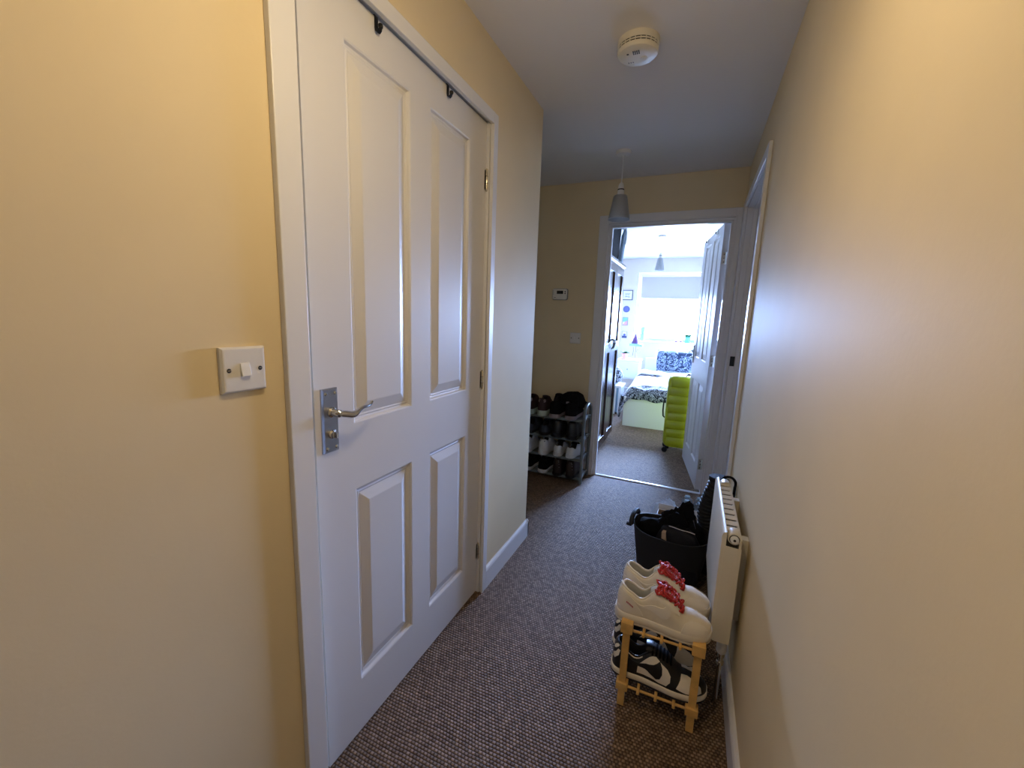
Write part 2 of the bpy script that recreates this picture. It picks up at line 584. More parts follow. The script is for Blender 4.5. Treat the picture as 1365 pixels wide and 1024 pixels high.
def make_door(name, W, loc, rz, mirror=False, Hd=1.981, t=0.044):
    root = bpy.data.objects.new(name, None)
    COL.objects.link(root)
    root.location = loc
    root.rotation_euler = (0, 0, rz)
    root['kind'] = 'structure'
    st = 0.124
    mid = 0.100
    pw = (W - 2 * st - mid) / 2
    xs = [0, st, st + pw, st + pw + mid, W - st, W]
    zs = [0, 0.170, 0.772, 0.958, 1.878, Hd]
    mb = MB()
    for i in range(5):
        for k in range(5):
            if i in (1, 3) and k in (1, 3):
                continue
            mb.add([(xs[i], 0, zs[k]), (xs[i + 1], 0, zs[k]), (xs[i + 1], 0, zs[k + 1]), (xs[i], 0, zs[k + 1])], [(0, 1, 2, 3)])
    mb.add([(0, 0, 0), (W, 0, 0), (W, t, 0), (0, t, 0), (0, 0, Hd), (W, 0, Hd), (W, t, Hd), (0, t, Hd)],
           [(0, 3, 2, 1), (4, 5, 6, 7), (1, 2, 6, 5), (2, 3, 7, 6), (3, 0, 4, 7)])
    mb.build('slab', 'door_white', root, smooth=False)
    for i in (1, 3):
        for k in (1, 3):
            moulded_panel(root, xs[i], xs[i + 1], zs[k], zs[k + 1])
    return root


def lever_handle(parent, px, z, sgn):
    """Scroll lever on a rectangular back plate; lever runs towards sgn*x, stands off towards -y"""
    pz0, pz1 = z - 0.103, z + 0.059
    pm = MB()
    pm.loft([[(px - 0.024 + d, y, pz0 + d), (px + 0.024 - d, y, pz0 + d), (px + 0.024 - d, y, pz1 - d), (px - 0.024 + d, y, pz1 - d)]
             for d, y in ((0, 0), (0, -0.0045), (0.003, -0.0085))])
    h = pm.build('handle_plate', 'satin_steel', parent, smooth=False)
    for dz in (pz0 + 0.012, pz1 - 0.012):
        for dx in (-0.014, 0.014):
            MB().lathe([(0.0045, 0), (0.0045, 0.001), (0.003, 0.0022)], seg=12, mtx=Matrix.Translation((px + dx, -0.008, dz)) @ Matrix.Rotation(PI / 2, 4, 'X')).build('screw', 'chrome', h)
    rm = Matrix.Rotation(PI / 2, 4, 'X')
    MB().lathe([(0.013, 0), (0.013, 0.006), (0.0095, 0.009), (0.0095, 0.032), (0.006, 0.036)], seg=20, mtx=Matrix.Translation((px, -0.008, z)) @ rm).build('spindle', 'chrome', h)
    pts, rad = [], []
    for i in range(19):
        u = i / 18
        x = px + sgn * (u * 0.112)
        zz = z + interp(u, [(0, 0.0), (0.15, -0.004), (0.32, -0.0085), (0.48, -0.002), (0.60, 0.0035), (0.80, 0.003), (0.92, 0.004), (1.0, 0.011)])
        y = -0.036 - 0.010 * math.sin(u * PI)
        pts.append((x, y, zz))
        rad.append(interp(u, [(0, 0.0085), (0.2, 0.0090), (0.38, 0.0085), (0.55, 0.0050), (0.85, 0.0042), (1, 0.0038)]))
    MB().tube(pts, rad, 12).build('lever', 'chrome', h)
    # thumb turn below
    MB().lathe([(0.011, 0), (0.011, 0.004), (0.008, 0.006), (0.008, 0.012), (0.005, 0.013)], seg=18, mtx=Matrix.Translation((px, -0.008, z - 0.056)) @ rm).build('thumb_turn', 'chrome', h)
    MB().box((px - 0.002, -0.030, z - 0.063), (px + 0.002, -0.019, z - 0.049)).build('thumb_blade', 'chrome', h, bevel=0.0008)


def hinge(parent, x, z, y=0.0):
    a = MB().lathe([(0.0055, -0.036), (0.0065, -0.034), (0.0065, 0.034), (0.0055, 0.036)], c=(x, y - 0.004, z), seg=14)
    h = a.build('hinge', 'brass_nickel', parent)
    for dz in (-0.013, 0.013):
        MB().lathe([(0.0068, -0.0008), (0.0068, 0.0008)], c=(x, y - 0.004, z + dz), seg=14).build('hinge_joint', 'dark_slot', h)
    MB().lathe([(0.0045, 0), (0.0052, 0.003), (0.003, 0.006)], c=(x, y - 0.004, z + 0.036), seg=12).build('hinge_finial', 'brass_nickel', h)
    MB().lathe([(0.003, -0.006), (0.0052, -0.003), (0.0045, 0)], c=(x, y - 0.004, z - 0.036), seg=12).build('hinge_finial', 'brass_nickel', h)
    MB().box((x - 0.011, y + 0.0, z - 0.036), (x + 0.014, y + 0.0025, z + 0.036)).build('hinge_leaf', 'brass_nickel', h)


d1 = make_door('door_1', 0.838, (-0.809, 0.6866, 0.009), PI / 2)
lever_handle(d1, 0.041, 1.006, 1)
for z in (1.775, 0.985, 0.198):
    hinge(d1, 0.8395, z)

th2 = math.atan2(-0.990, 0.142)
d2 = make_door('door_2', 0.80, (-0.002, 4.088, 0.009), th2, Hd=1.935, t=0.038)
lever_handle(d2, 0.052, 1.0, 1)
for z in (1.70, 0.98, 0.20):
    hm = MB().box((0.8002, 0.006, z - 0.04), (0.8025, 0.034, z + 0.04)).build('hinge_leaf', 'brass_nickel', d2)
    for dz in (-0.025, 0.0, 0.025):
        MB().lathe([(0.0035, 0), (0.0025, 0.001)], seg=10, mtx=Matrix.Translation((0.8024, 0.018, z + dz)) @ Matrix.Rotation(PI / 2, 4, 'Y')).build('screw', 'dark_slot', hm)

d3 = make_door('door_3', 0.831, (XR + 0.061, 3.0815, 0.009), -PI / 2, Hd=1.97, t=0.038)
# strike plate on the far jamb of the right doorway
o = MB().box((XR + 0.004, 3.0815, 0.985), (XR + 0.032, 3.0835, 1.05)).build('strike_plate', 'black_metal', bevel=0.0005)
tag(o, 'small dark metal strike plate let into the white jamb of the right-hand doorway', 'strike plate')


# over-door hooks
def door_hook(y, label):
    r = thing('door_hook', label, 'hook', (-0.809, y, 1.99), PI / 2, 'black hooks over the cupboard door')
    hw = 0.0055
    path = [(0.004, 0.001), (0.001, 0.002), (-0.002, 0.0015), (-0.0025, -0.004), (-0.0025, -0.026), (-0.004, -0.034), (-0.009, -0.037), (-0.014, -0.033), (-0.016, -0.026)]
    rings = [[(-hw, y0 + dy, z0 + dz), (hw, y0 + dy, z0 + dz), (hw, y0 - dy, z0 - dz), (-hw, y0 - dy, z0 - dz)] for (y0, z0), (dy, dz) in
             zip(path, [(0, .001), (0, .001), (.0008, .0008), (.0012, 0), (.0012, 0), (.001, -.0006), (0, -.0012), (-.001, -.0006), (-.0012, 0)])]
    MB().loft(rings).build('strap', 'black_metal', r, smooth=False)
    MB().lathe([(0.001, -0.006), (0.0055, -0.004), (0.0066, 0), (0.0055, 0.004), (0.001, 0.006)], c=(0, -0.016, -0.024), seg=12).build('hook_tip', 'black_metal', r)


def hook_on_open_door(lx, label):
    q = bpy.data.objects['door_hook']
    c = dup(q, (-0.002 + math.cos(th2) * lx, 4.088 + math.sin(th2) * lx, 1.944), th2, label)
    c['group'] = 'black hooks over the bedroom door'


door_hook(0.918, 'black metal hook over the cupboard door top, nearer the handle side')
door_hook(1.247, 'black metal hook over the cupboard door top, nearer the hinge side')
hook_on_open_door(0.20, 'small black hook over the top of the open bedroom door, farther from the hinges')
hook_on_open_door(0.585, 'small black hook over the top of the open bedroom door, nearer the hinges')


# ------------------------------------------------------------------ wall fittings
def light_switch(label, loc, rz):
    r = thing('light_switch', label, 'light switch', loc, rz)
    w = 0.043
    MB().loft([[(-w + d, -y, -w + d), (w - d, -y, -w + d), (w - d, -y, w - d), (-w + d, -y, w - d)] for d, y in ((0, 0), (0, 0.0065), (0.0035, 0.0102), (0.006, 0.0105))]).build('plate', 'switch_plastic', r, smooth=False)
    MB().add([(-0.009, -0.0100, -0.0125), (0.009, -0.0100, -0.0125), (0.009, -0.0100, 0.0125), (-0.009, -0.0100, 0.0125),
              (-0.009, -0.0165, -0.0125), (0.009, -0.0165, -0.0125), (0.009, -0.0115, 0.0125), (-0.009, -0.0115, 0.0125)],
             [(0, 1, 2, 3), (7, 6, 5, 4), (0, 4, 5, 1), (1, 5, 6, 2), (2, 6, 7, 3), (3, 7, 4, 0)]).build('rocker', 'white_plastic', r, bevel=0.0012)
    for sx in (-0.0302, 0.0302):
        rm = Matrix.Translation((sx, -0.0103, 0)) @ Matrix.Rotation(PI / 2, 4, 'X')
        s = MB().lathe([(0.0042, 0), (0.0042, 0.0006), (0.003, 0.0008)], seg=14, mtx=rm).build('screw', 'dark_slot', r)
        MB().box((sx - 0.0030, -0.0118, -0.0006), (sx + 0.0030, -0.0108, 0.0006)).build('screw_slot', 'brass_nickel', s)
    return r


light_switch('white plastic light switch on the cream wall left of the cupboard door', (XL, 0.512, 1.1455), PI / 2)
light_switch('white plastic light switch on the end wall below the thermostat', (-0.871, YE, 1.106), 0)

# thermostat
r = thing('thermostat', 'white wall thermostat with a dark screen on the end wall above the shoe rack', 'thermostat', (-1.014, YE, 1.446), 0)


def rrect(w, h, rad, y, n=6, bulge=0.0):
    pts = []
    for cx, cz, a0 in ((w - rad, h - rad, 0), (-w + rad, h - rad, PI / 2), (-w + rad, -h + rad, PI), (w - rad, -h + rad, 1.5 * PI)):
        for i in range(n + 1):
            a = a0 + i / n * PI / 2
            x, z = cx + rad * math.cos(a), cz + rad * math.sin(a)
            z *= 1 - bulge * (x / w) ** 2
            pts.append((x, y, z))
    return pts


MB().loft([rrect(0.062, 0.047, 0.014, 0, bulge=.08), rrect(0.062, 0.047, 0.014, -0.012, bulge=.08)]).build('back_plate', 'grey_plastic', r)
MB().loft([rrect(0.060, 0.045, 0.014, -0.012, bulge=.1), rrect(0.060, 0.045, 0.014, -0.024, bulge=.1), rrect(0.056, 0.041, 0.012, -0.028, bulge=.1)]).build('case', 'white_plastic', r)
lc = MB().loft([rrect(0.026, 0.0125, 0.002, -0.0278), rrect(0.026, 0.0125, 0.002, -0.0292)])
for v in range(len(lc.v)):
    lc.v[v] += Vector((0.004, 0, 0.014))
lc.build('screen', 'lcd', r)
for dz in (0.020, 0.006):
    MB().box((0.041, -0.030, dz - 0.004), (0.051, -0.0275, dz + 0.004)).build('button', 'lcd', r, bevel=0.001)
MB().box((-0.044, -0.0285, -0.028), (-0.028, -0.0278, -0.025)).build('marking', 'lcd', r)
for dz in (0.024, 0.012, 0.0):
    MB().box((-0.055, -0.0283, dz - 0.002), (-0.049, -0.0272, dz + 0.002)).build('vent_slot', 'grey_plastic', r)

# smoke detector
r = thing('smoke_detector', 'round ivory smoke detector with two dark vent rings on the hall ceiling', 'smoke detector', (-0.295, 1.722, H), 0)
MB().lathe([(0.074, 0), (0.074, -0.020), (0.0735, -0.022)], seg=48, cap0=True).build('base', 'ivory_plastic', r)
MB().lathe([(0.0715, -0.0215), (0.0715, -0.026)], seg=48).build('vent_ring', 'dark_slot', r)
MB().lathe([(0.0735, -0.0258), (0.0735, -0.0300)], seg=48).build('spacer_ring', 'ivory_plastic', r)
MB().lathe([(0.0712, -0.0298), (0.0712, -0.0340)], seg=48).build('vent_ring', 'dark_slot', r)
MB().lathe([(0.073, -0.0338), (0.0728, -0.040), (0.068, -0.047), (0.056, -0.0515), (0.03, -0.0535), (0.001, -0.054)], seg=48).build('cover', 'ivory_plastic', r)
for k in range(4):
    for q in range(3):
        MB().box((-0.012 + k * 0.0065, -0.041 + q * 0.0075, -0.0545), (-0.008 + k * 0.0065, -0.0365 + q * 0.0075, -0.0510)).build('sounder_slot', 'dark_slot', r)
MB().box((-0.034, -0.031, -0.0540), (-0.027, -0.026, -0.0500)).build('indicator', 'dark_slot', r)
for k in range(3):
    MB().box((-0.036 + k * 0.008, 0.022, -0.0540), (-0.032 + k * 0.008, 0.028, -0.0515)).build('marking', 'grey_tab', r)
MB().lathe([(0.014, -0.0530), (0.013, -0.0555), (0.001, -0.056)], c=(0.022, 0.012, 0), seg=20).build('test_button', 'ivory_plastic', r)
for k in range(24):
    a = 2 * PI * k / 24
    MB().box((-0.0015, -0.001, -0.0345), (0.0015, 0.0012, -0.0212), Matrix.Rotation(a, 4, 'Z') @ Matrix.Translation((0, -0.0722, 0))).build('vent_rib', 'ivory_plastic', r)


# pendants
def pendant(label, x, y, zc, z1, r0, r1, z0, shade='frosted_glass'):
    r = thing('pendant_light', label, 'pendant light', (x, y, H), 0)
    MB().lathe([(0.046, 0), (0.046, -0.010), (0.040, -0.020), (0.012, -0.026), (0.006, -0.034)], seg=32).build('ceiling_rose', 'white_plastic', r)
    MB().tube([(0, 0, -0.03), (0.001, 0, (zc - H) / 2), (0, 0, zc - H)], 0.0030, 8).build('cord', 'amber_cord', r)
    zz = zc - H
    hh = zc - z1
    MB().lathe([(0.004, zz), (0.014, zz - 0.012), (0.017, zz - 0.3 * hh), (0.017, zz - 0.55 * hh)], seg=20).build('lampholder', 'white_plastic', r)
    MB().lathe([(0.0195, zz - 0.52 * hh), (0.0195, zz - 0.60 * hh)], seg=20).build('lampholder_ring', 'dark_slot', r)
    MB().lathe([(0.0185, zz - 0.60 * hh), (0.021, zz - 1.0 * hh), (0.021, zz - hh - 0.006)], seg=20).build('shade_ring', 'white_plastic', r)
    a, b = z1 - H, z0 - H
    MB().lathe([(0.020, a), (r0 * 0.9, a - 0.001), (r0, a - 0.010), (r1, b + 0.004), (r1 + 0.001, b), (r1 - 0.002, b), (r0 - 0.003, a - 0.012), (0.020, a - 0.004)], seg=40, cap0=False, cap1=False).build('shade', shade, r)
    bb = MB().lathe([(0.012, a), (0.014, a - 0.02), (0.024, a - 0.06), (0.026, a - 0.075), (0.020, a - 0.095), (0.001, a - 0.103)], seg=20)
    return r, bb


r, bb = pendant('white pendant light with frosted glass shade hanging in the hall before the end door', -0.505, 2.725, 2.095, 2.018, 0.042, 0.065, 1.876)
bb.build('bulb', 'white_plastic', r)
r, bb = pendant('white pendant light with frosted cone shade hanging in the bedroom before the window', -0.475, 5.43, 2.075, 2.012, 0.030, 0.055, 1.868)
bb.build('bulb', 'white_plastic', r)
mat('lit_bulb', (0.9, 0.8, 0.6), 0.4, emit=(1.0, 0.80, 0.52), estr=6.0)
r, bb = pendant('lit pendant light with frosted glass shade above the cupboard door near the camera', LAMP[0], LAMP[1], 2.17, 2.10, 0.042, 0.065, 1.98)
MB().lathe([(0.012, -0.172), (0.014, -0.18), (0.018, -0.195), (0.010, -0.203), (0.001, -0.205)], seg=16).build('bulb', 'lit_bulb', r)

# ------------------------------------------------------------------ radiator
RX0, RX1, RY0, RY1, RZ0, RZ1 = 0.1385, 0.1955, 1.36, 1.865, 0.25, 0.628
r = thing('radiator', 'cream panel radiator with an open slatted top on the right wall', 'radiator', (RX0, RY0, RZ0), 0)
L_, D_, H_ = RY1 - RY0, RX1 - RX0, RZ1 - RZ0
prof = [(0.010, 0.0), (0.003, 0.004), (0.0, 0.014), (0.0, H_ - 0.014), (0.003, H_ - 0.004), (0.010, H_), (0.013, H_), (0.013, 0.0)]
MB().loft([[(x, y, z) for x, z in prof] for y in (0.0, L_)]).build('front_panel', 'radiator_enamel', r, angle=50)
MB().box((D_ - 0.008, 0.004, 0.0), (D_, L_ - 0.004, H_ - 0.02)).build('back_panel', 'radiator_enamel', r, bevel=0.002)
for y0 in (-0.0015, L_ - 0.0015):
    MB().add([(0.009, y0, 0.0), (D_, y0, 0.0), (D_, y0, H_ - 0.048), (0.009, y0, H_ - 0.045), (0.009, y0 + 0.003, 0.0), (D_, y0 + 0.003, 0.0), (D_, y0 + 0.003, H_ - 0.048), (0.009, y0 + 0.003, H_ - 0.045)],
             [(0, 1, 2, 3), (7, 6, 5, 4), (0, 4, 5, 1), (1, 5, 6, 2), (2, 6, 7, 3), (3, 7, 4, 0)]).build('side_cover', 'radiator_enamel', r, smooth=False)
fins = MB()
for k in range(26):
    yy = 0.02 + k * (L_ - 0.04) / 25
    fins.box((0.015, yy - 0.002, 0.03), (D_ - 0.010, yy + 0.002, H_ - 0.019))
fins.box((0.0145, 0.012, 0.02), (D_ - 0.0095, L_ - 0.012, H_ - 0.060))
fins.build('convector', 'convector_shade', r, smooth=False)['kind'] = 'stuff'
n = 10
for k in range(n):
    y = 0.052 + k * (L_ - 0.104) / (n - 1)
    MB().loft([[(0.014, y - 0.014, z), (D_ - 0.009, y - 0.014, z), (D_ - 0.009, y + 0.013, z + 0.002), (0.014, y + 0.013, z + 0.002)] for z in (H_ - 0.0130, H_ - 0.0105)]).build('slat', 'radiator_enamel', r, smooth=False)
rmx = Matrix.Rotation(PI / 2, 4, 'X')
for yy, sg in ((0.012, 1), (L_ - 0.012, -1)):
    rot = rmx if sg == 1 else Matrix.Rotation(-PI / 2, 4, 'X')
    p = MB().lathe([(0.0195, -0.034), (0.0195, 0.002), (0.0180, 0.007), (0.013, 0.0075)], seg=28, mtx=Matrix.Translation((0.035, yy, H_ - 0.021)) @ rot).build('valve_boss', 'radiator_enamel', r)
    MB().lathe([(0.0148, 0.007), (0.0148, 0.0078)], seg=24, mtx=Matrix.Translation((0.035, yy, H_ - 0.021)) @ rot).build('boss_ring', 'dark_slot', p)
    MB().lathe([(0.0122, 0.007), (0.0122, 0.014), (0.0098, 0.016), (0.004, 0.016), (0.0035, 0.012)], seg=24, mtx=Matrix.Translation((0.035, yy, H_ - 0.021)) @ rot).build('plug', 'white_plastic', p)
    MB().lathe([(0.004, 0.0160), (0.004, 0.0166)], seg=12, mtx=Matrix.Translation((0.035, yy, H_ - 0.021)) @ rot).build('plug_hole', 'dark_slot', p)
# lockshield valve below the near end, its elbow and pipe to the floor
v = MB().lathe([(0.0115, -0.012), (0.0135, -0.014), (0.0155, -0.030), (0.0150, -0.052), (0.0110, -0.058)], c=(0.042, 0.030, 0), seg=24).build('valve_cap', 'white_plastic', r)
MB().lathe([(0.010, -0.052), (0.012, -0.060), (0.012, -0.070), (0.009, -0.074), (0.009, -0.085), (0.012, -0.088), (0.012, -0.098), (0.0075, -0.100), (0.0075, -0.25)], c=(0.042, 0.030, 0), seg=16).build('valve_body', 'chrome', r)
MB().lathe([(0.008, 0.012), (0.008, -0.013)], c=(0.042, 0.030, 0), seg=14).build('valve_tail', 'chrome', r)
MB().lathe([(0.0075, 0.012), (0.0075, -0.25)], c=(0.042, L_ - 0.03, 0), seg=14).build('pipe', 'chrome', r)
for yy in (0.09, L_ - 0.09):
    MB().box((D_, yy - 0.015, 0.04), (XR - RX0, yy + 0.015, H_ - 0.05)).build('wall_bracket', 'radiator_enamel', r)

# black strap looped over the far end of the radiator
pts = []
for i in range(19):
    a = PI * (1.08 - 1.2 * i / 18)
    pts.append((0.192 + 0.027 * math.cos(a), 1.902, 0.592 + 0.030 * math.sin(a)))
pts = [(0.166, 1.902, 0.50), (0.165, 1.902, 0.56)] + pts + [(0.2165, 1.897, 0.545), (0.2145, 1.890, 0.48), (0.213, 1.885, 0.42)]
st = thing('black_strap', 'black strap looped up against the wall at the far end of the radiator', 'strap', (0, 0, 0))
MB().tube(pts, 0.0055, 8).build('loop', 'black_fabric', st)
MB().box((0.205, 1.872, 0.395), (0.2185, 1.918, 0.53)).build('strap_pad', 'black_fabric', st, bevel=0.005)


# ------------------------------------------------------------------ shoes
class Shoe:
    """parametric shoe: heel at x=0, toe at x=L, sole on z=0"""

    def __init__(s, L=0.292, W=0.105, sole=0.030, heel=0.108, ankle=0.082, throat=0.125, vamp=0.078, toe=0.058, boot=False):
        s.L, s.W, s.st = L, W, sole
        s.wt = [(0, 0.30), (0.012, 0.46), (0.04, 0.63), (0.10, 0.74), (0.20, 0.76), (0.34, 0.75), (0.50, 0.86), (0.66, 0.98), (0.78, 0.97), (0.88, 0.87), (0.95, 0.68), (0.985, 0.46), (1.0, 0.26)]
        s.ht = [(0, heel * 0.94), (0.03, heel), (0.08, heel * 0.97), (0.16, (heel + ankle) / 2), (0.24, ankle), (0.30, ankle * 1.03), (0.38, (ankle + throat) / 2 + 0.006), (0.44, throat * 0.97), (0.52, throat * 0.91),
                (0.62, (throat * 0.45 + vamp * 0.55)), (0.70, vamp * 0.93), (0.80, (vamp * 0.5 + toe * 0.5)), (0.90, toe), (0.96, toe * 0.90), (1.0, sole + 0.016)]
        s.ot = [(0, 0.15), (0.035, 0.40), (0.07, 0.52), (0.14, 0.60), (0.28, 0.60), (0.38, 0.50), (0.46, 0.36), (0.58, 0.26), (0.64, 0.20), (1.0, 0.15)]
        s.o0, s.o1 = 0.030, 0.63

    def w(s, u):
        return interp(u, s.wt) * s.W / 2

    def h(s, u):
        return interp(u, s.ht)

    def o(s, u):
        return interp(u, s.ot) * s.w(u) / 0.76 * 0.8

    def zb(s, u):
        return 0.010 * max(0.0, (u - 0.72) / 0.28) ** 2

    def lean(s, a):
        return a

    def surf(s, u, a, side=-1):
        """point of the outer surface: u heel to toe, a from the sole (0) to the collar (1)"""
        w, o, H0 = s.w(u), s.o(u), s.h(u)
        b = s.st - 0.006 + s.zb(u) * 0.6
        if u < 0.45:
            p = 2.6
        else:
            p = 2.6 - 0.7 * min(1, (u - 0.45) / 0.3)
        t = a * PI / 2
        y = o + (w - o) * max(0.0, math.cos(t)) ** (2 / p)
        z = b + (H0 - b) * math.sin(t) ** (2 / (p + 0.3))
        xx = u * s.L
        if u < 0.12:                      # the heel counter leans in and bulges
            xx += (1 - u / 0.12) * (0.010 * a - 0.004 * math.sin(a * PI))
        return Vector((xx, side * y, z))

    def nrm(s, u, a, side):
        e = 0.01
        p = s.surf(u, a, side)
        du = s.surf(min(u + e, 1), a, side) - s.surf(max(u - e, 0), a, side)
        da = s.surf(u, min(a + e, 1), side) - s.surf(u, max(a - e, 0), side)
        n = du.cross(da)
        if n.length < 1e-9:
            return Vector((0, side, 0))
        n.normalize()
        if n.y * side < -0.05 or (abs(n.y) <= 0.05 and n.z < 0):
            n = -n
        return n

    def upper(s, parent, m, nu=34, na=9):
        us = [0.5 - 0.5 * math.cos(PI * i / nu) for i in range(nu + 1)]
        us = [0.55 * u + 0.45 * i / nu for i, u in enumerate(us)]
        rows = []
        for u in us:
            lft = [s.surf(u, k / na, -1) for k in range(na + 1)]
            rgt = [s.surf(u, k / na, 1) for k in range(na, -1, -1)]
            mid = (lft[-1] + rgt[0]) / 2 + Vector((0, 0, 0.10 * s.o(u)))
            rows.append(lft + [mid] + rgt)
        n = len(rows[0])
        mb = MB()
        fs = []
        for i in range(len(rows) - 1):
            op = s.o0 <= us[i] and us[i + 1] <= s.o1
            for j in range(n - 1):
                if op and j in (na, na + 1):
                    continue
                fs.append((i * n + j, (i + 1) * n + j, (i + 1) * n + j + 1, i * n + j + 1))
        fs.append(tuple(range(n)))
        fs.append(tuple((len(rows) - 1) * n + j for j in range(n)))
        mb.add([p for r_ in rows for p in r_], fs)
        ob = mb.build('upper', m, parent, angle=70)
        return ob

    def lining(s, parent, m):
        us = [s.o0 + (0.80 - s.o0) * i / 22 for i in range(23)]
        rings = []
        for u in us:
            o, H0 = s.o(u), s.h(u)
            b = s.st + 0.006 + s.zb(u) * .6
            t = min(1.0, u / 0.12)
            top = H0 if u < s.o1 else H0 - 0.012
            o2 = o if u < s.o1 else o * 0.5
            wi = max(o * 0.95, s.w(u) - 0.012)
            x0 = u * s.L + (0.010 + (1 - u / 0.12) * 0.008 if u < 0.12 else 0)
            x1 = u * s.L
            xr = s.surf(u, 1, -1).x
            rings.append([(xr, -o2 - 0.0004, top), (xr, -o2 + 0.003, top - 0.004), (x1 + 0.004, -o * 0.97 + 0.003, (top + b) * .5), (x1 + 0.004, -wi * 0.9, b + 0.004), (x1 + 0.003, 0, b),
                          (x1 + 0.004, wi * 0.9, b + 0.004), (x1 + 0.004, o * 0.97 - 0.003, (top + b) * .5), (xr, o2 - 0.003, top - 0.004), (xr, o2 + 0.0004, top)])
        MB().loft(rings, True, True, False).build('lining', m, parent, angle=60)

    def collar(s, parent, m, r=0.0045):
        us = [s.o0 + (0.40 - s.o0) * i / 16 for i in range(17)]
        pts = [s.surf(u, 1, -1) for u in reversed(us)] + [s.surf(0.012, 1, 1) * 0.5 + s.surf(0.012, 1, -1) * 0.5] + [s.surf(u, 1, 1) for u in us]
        MB().tube(pts, r, 8).build('collar', m, parent)

    def sole_part(s, parent, m, z0, z1, grow, name='midsole', taper=0.002):
        us = [0.5 - 0.5 * math.cos(PI * i / 26) for i in range(27)]
        rings = []
        for u in us:
            e = 0.004
            ua, ub = max(0.0, u - e), min(1.0, u + e)
            dw = (s.w(ub) - s.w(ua)) / (ub - ua)
            nn = math.hypot(dw, s.L)
            w = s.w(u) + grow * s.L / nn
            x = u * s.L - grow * dw / nn
            if u == 0:
                x -= 0.0025
            zl, zh = z0 + s.zb(u) * (1.0 if z0 < 0.01 else 1), z1 + s.zb(u) * 0.6
            rings.append([(x, -w + taper * 1.5, zl), (x, -w, zl + 0.004), (x, -w + taper * 0.3, zh - 0.004), (x, -w + taper + 0.002, zh),
                          (x, w - taper - 0.002, zh), (x, w - taper * 0.3, zh - 0.004), (x, w, zl + 0.004), (x, w - taper * 1.5, zl)])
        MB().loft(rings).build(name, m, parent, angle=55)

    def patch(s, parent, poly, m, side=-1, off=0.0012, name='overlay', dens=0.03):
        """thin piece of leather with the outline poly [(u, a)] lying on the upper"""
        pts = []
        n = len(poly)
        for i in range(n):
            p, q = poly[i], poly[(i + 1) % n]
            k = max(1, int(math.hypot((q[0] - p[0]), (q[1] - p[1]) * 0.4) / dens))
            for j in range(k):
                pts.append(Vector((p[0] + (q[0] - p[0]) * j / k, p[1] + (q[1] - p[1]) * j / k)))
        nb = len(pts)

        def inside(x, y):
            c = False
            for i in range(nb):
                a, b = pts[i], pts[i - 1]
                if (a.y > y) != (b.y > y) and x < (b.x - a.x) * (y - a.y) / (b.y - a.y) + a.x:
                    c = not c
            return c
        u0, u1 = min(p.x for p in pts), max(p.x for p in pts)
        a0, a1 = min(p.y for p in pts), max(p.y for p in pts)
        ku, ka = int((u1 - u0) / 0.02) + 1, int((a1 - a0) / 0.06) + 1
        extra = []
        for i in range(1, ku):
            for j in range(1, ka):
                x, y = u0 + (u1 - u0) * i / ku, a0 + (a1 - a0) * j / ka
                if inside(x, y) and min((Vector((x, y)) - p).length for p in pts) > 0.010:
                    extra.append(Vector((x, y)))
        vs, _, fs, _, _, _ = delaunay_2d_cdt(pts + extra, [], [list(range(nb))], 1, 1e-5)
        mb = MB()
        P = [s.surf(v.x, v.y, side) + s.nrm(v.x, v.y, side) * off for v in vs]
        Q = [s.surf(v.x, v.y, side) - s.nrm(v.x, v.y, side) * 0.001 for v in vs]
        k = len(P)
        cnt = {}
        for f in fs:
            for i in range(len(f)):
                e = (f[i], f[(i + 1) % len(f)])
                cnt[e] = 1
        faces = [tuple(f) for f in fs]
        for (a, b) in cnt:
            if (b, a) not in cnt:
                faces.append((a, b, b + k, a + k))
        mb.add(P + Q, faces)
        return mb.build(name, m, parent, angle=50)

    def tongue(s, parent, m, rise=0.016):
        rings = []
        for i in range(12):
            u = 0.395 + 0.24 * i / 11
            z = s.h(u) + 0.002 + rise * max(0, 1 - i / 5) ** 1.3
            x = u * s.L - 0.012 * max(0, 1 - i / 4)
            hw = 0.026 - 0.007 * i / 11
            rings.append([(x, -hw, z - 0.006), (x, -hw * 0.8, z), (x, 0, z + 0.003), (x, hw * 0.8, z), (x, hw, z - 0.006), (x, hw * 0.7, z - 0.011), (x, 0, z - 0.010), (x, -hw * 0.7, z - 0.011)])
        MB().loft(rings).build('tongue', m, parent, angle=60)

    def laces(s, parent, m, n=6, r=0.0028, messy=False, u0=0.43, u1=0.625):
        mb = MB()
        for i in range(n):
            u = u0 + (u1 - u0) * i / (n - 1)
            for d in (-1, 1):
                ua, ub = u, min(u + (u1 - u0) / (n - 1) * (0.9 if messy else 0.0), u1 + 0.02)
                if not messy and d == 1:
                    continue
                pts = []
                for k in range(9):
                    t = -1 + 2 * k / 8
                    uu = ua + (ub - ua) * (t * d + 1) / 2
                    hw = s.o(uu) + 0.013
                    z = s.h(uu) + 0.006 - 0.010 * abs(t) ** 3 + (0.004 * math.sin(3 * t + i) if messy else 0)
                    pts.append((uu * s.L + (0.0025 * math.sin(5 * t + i * 2) if messy else 0), hw * t, z))
                mb.tube(pts, r, 6)
        mb.build('laces', m, parent)


SWOOSH = [(0.10, 0.66), (0.22, 0.47), (0.34, 0.27), (0.43, 0.15), (0.50, 0.12), (0.555, 0.17), (0.585, 0.30), (0.585, 0.48), (0.555, 0.66), (0.535, 0.50), (0.505, 0.37), (0.46, 0.32), (0.39, 0.35), (0.27, 0.47)]


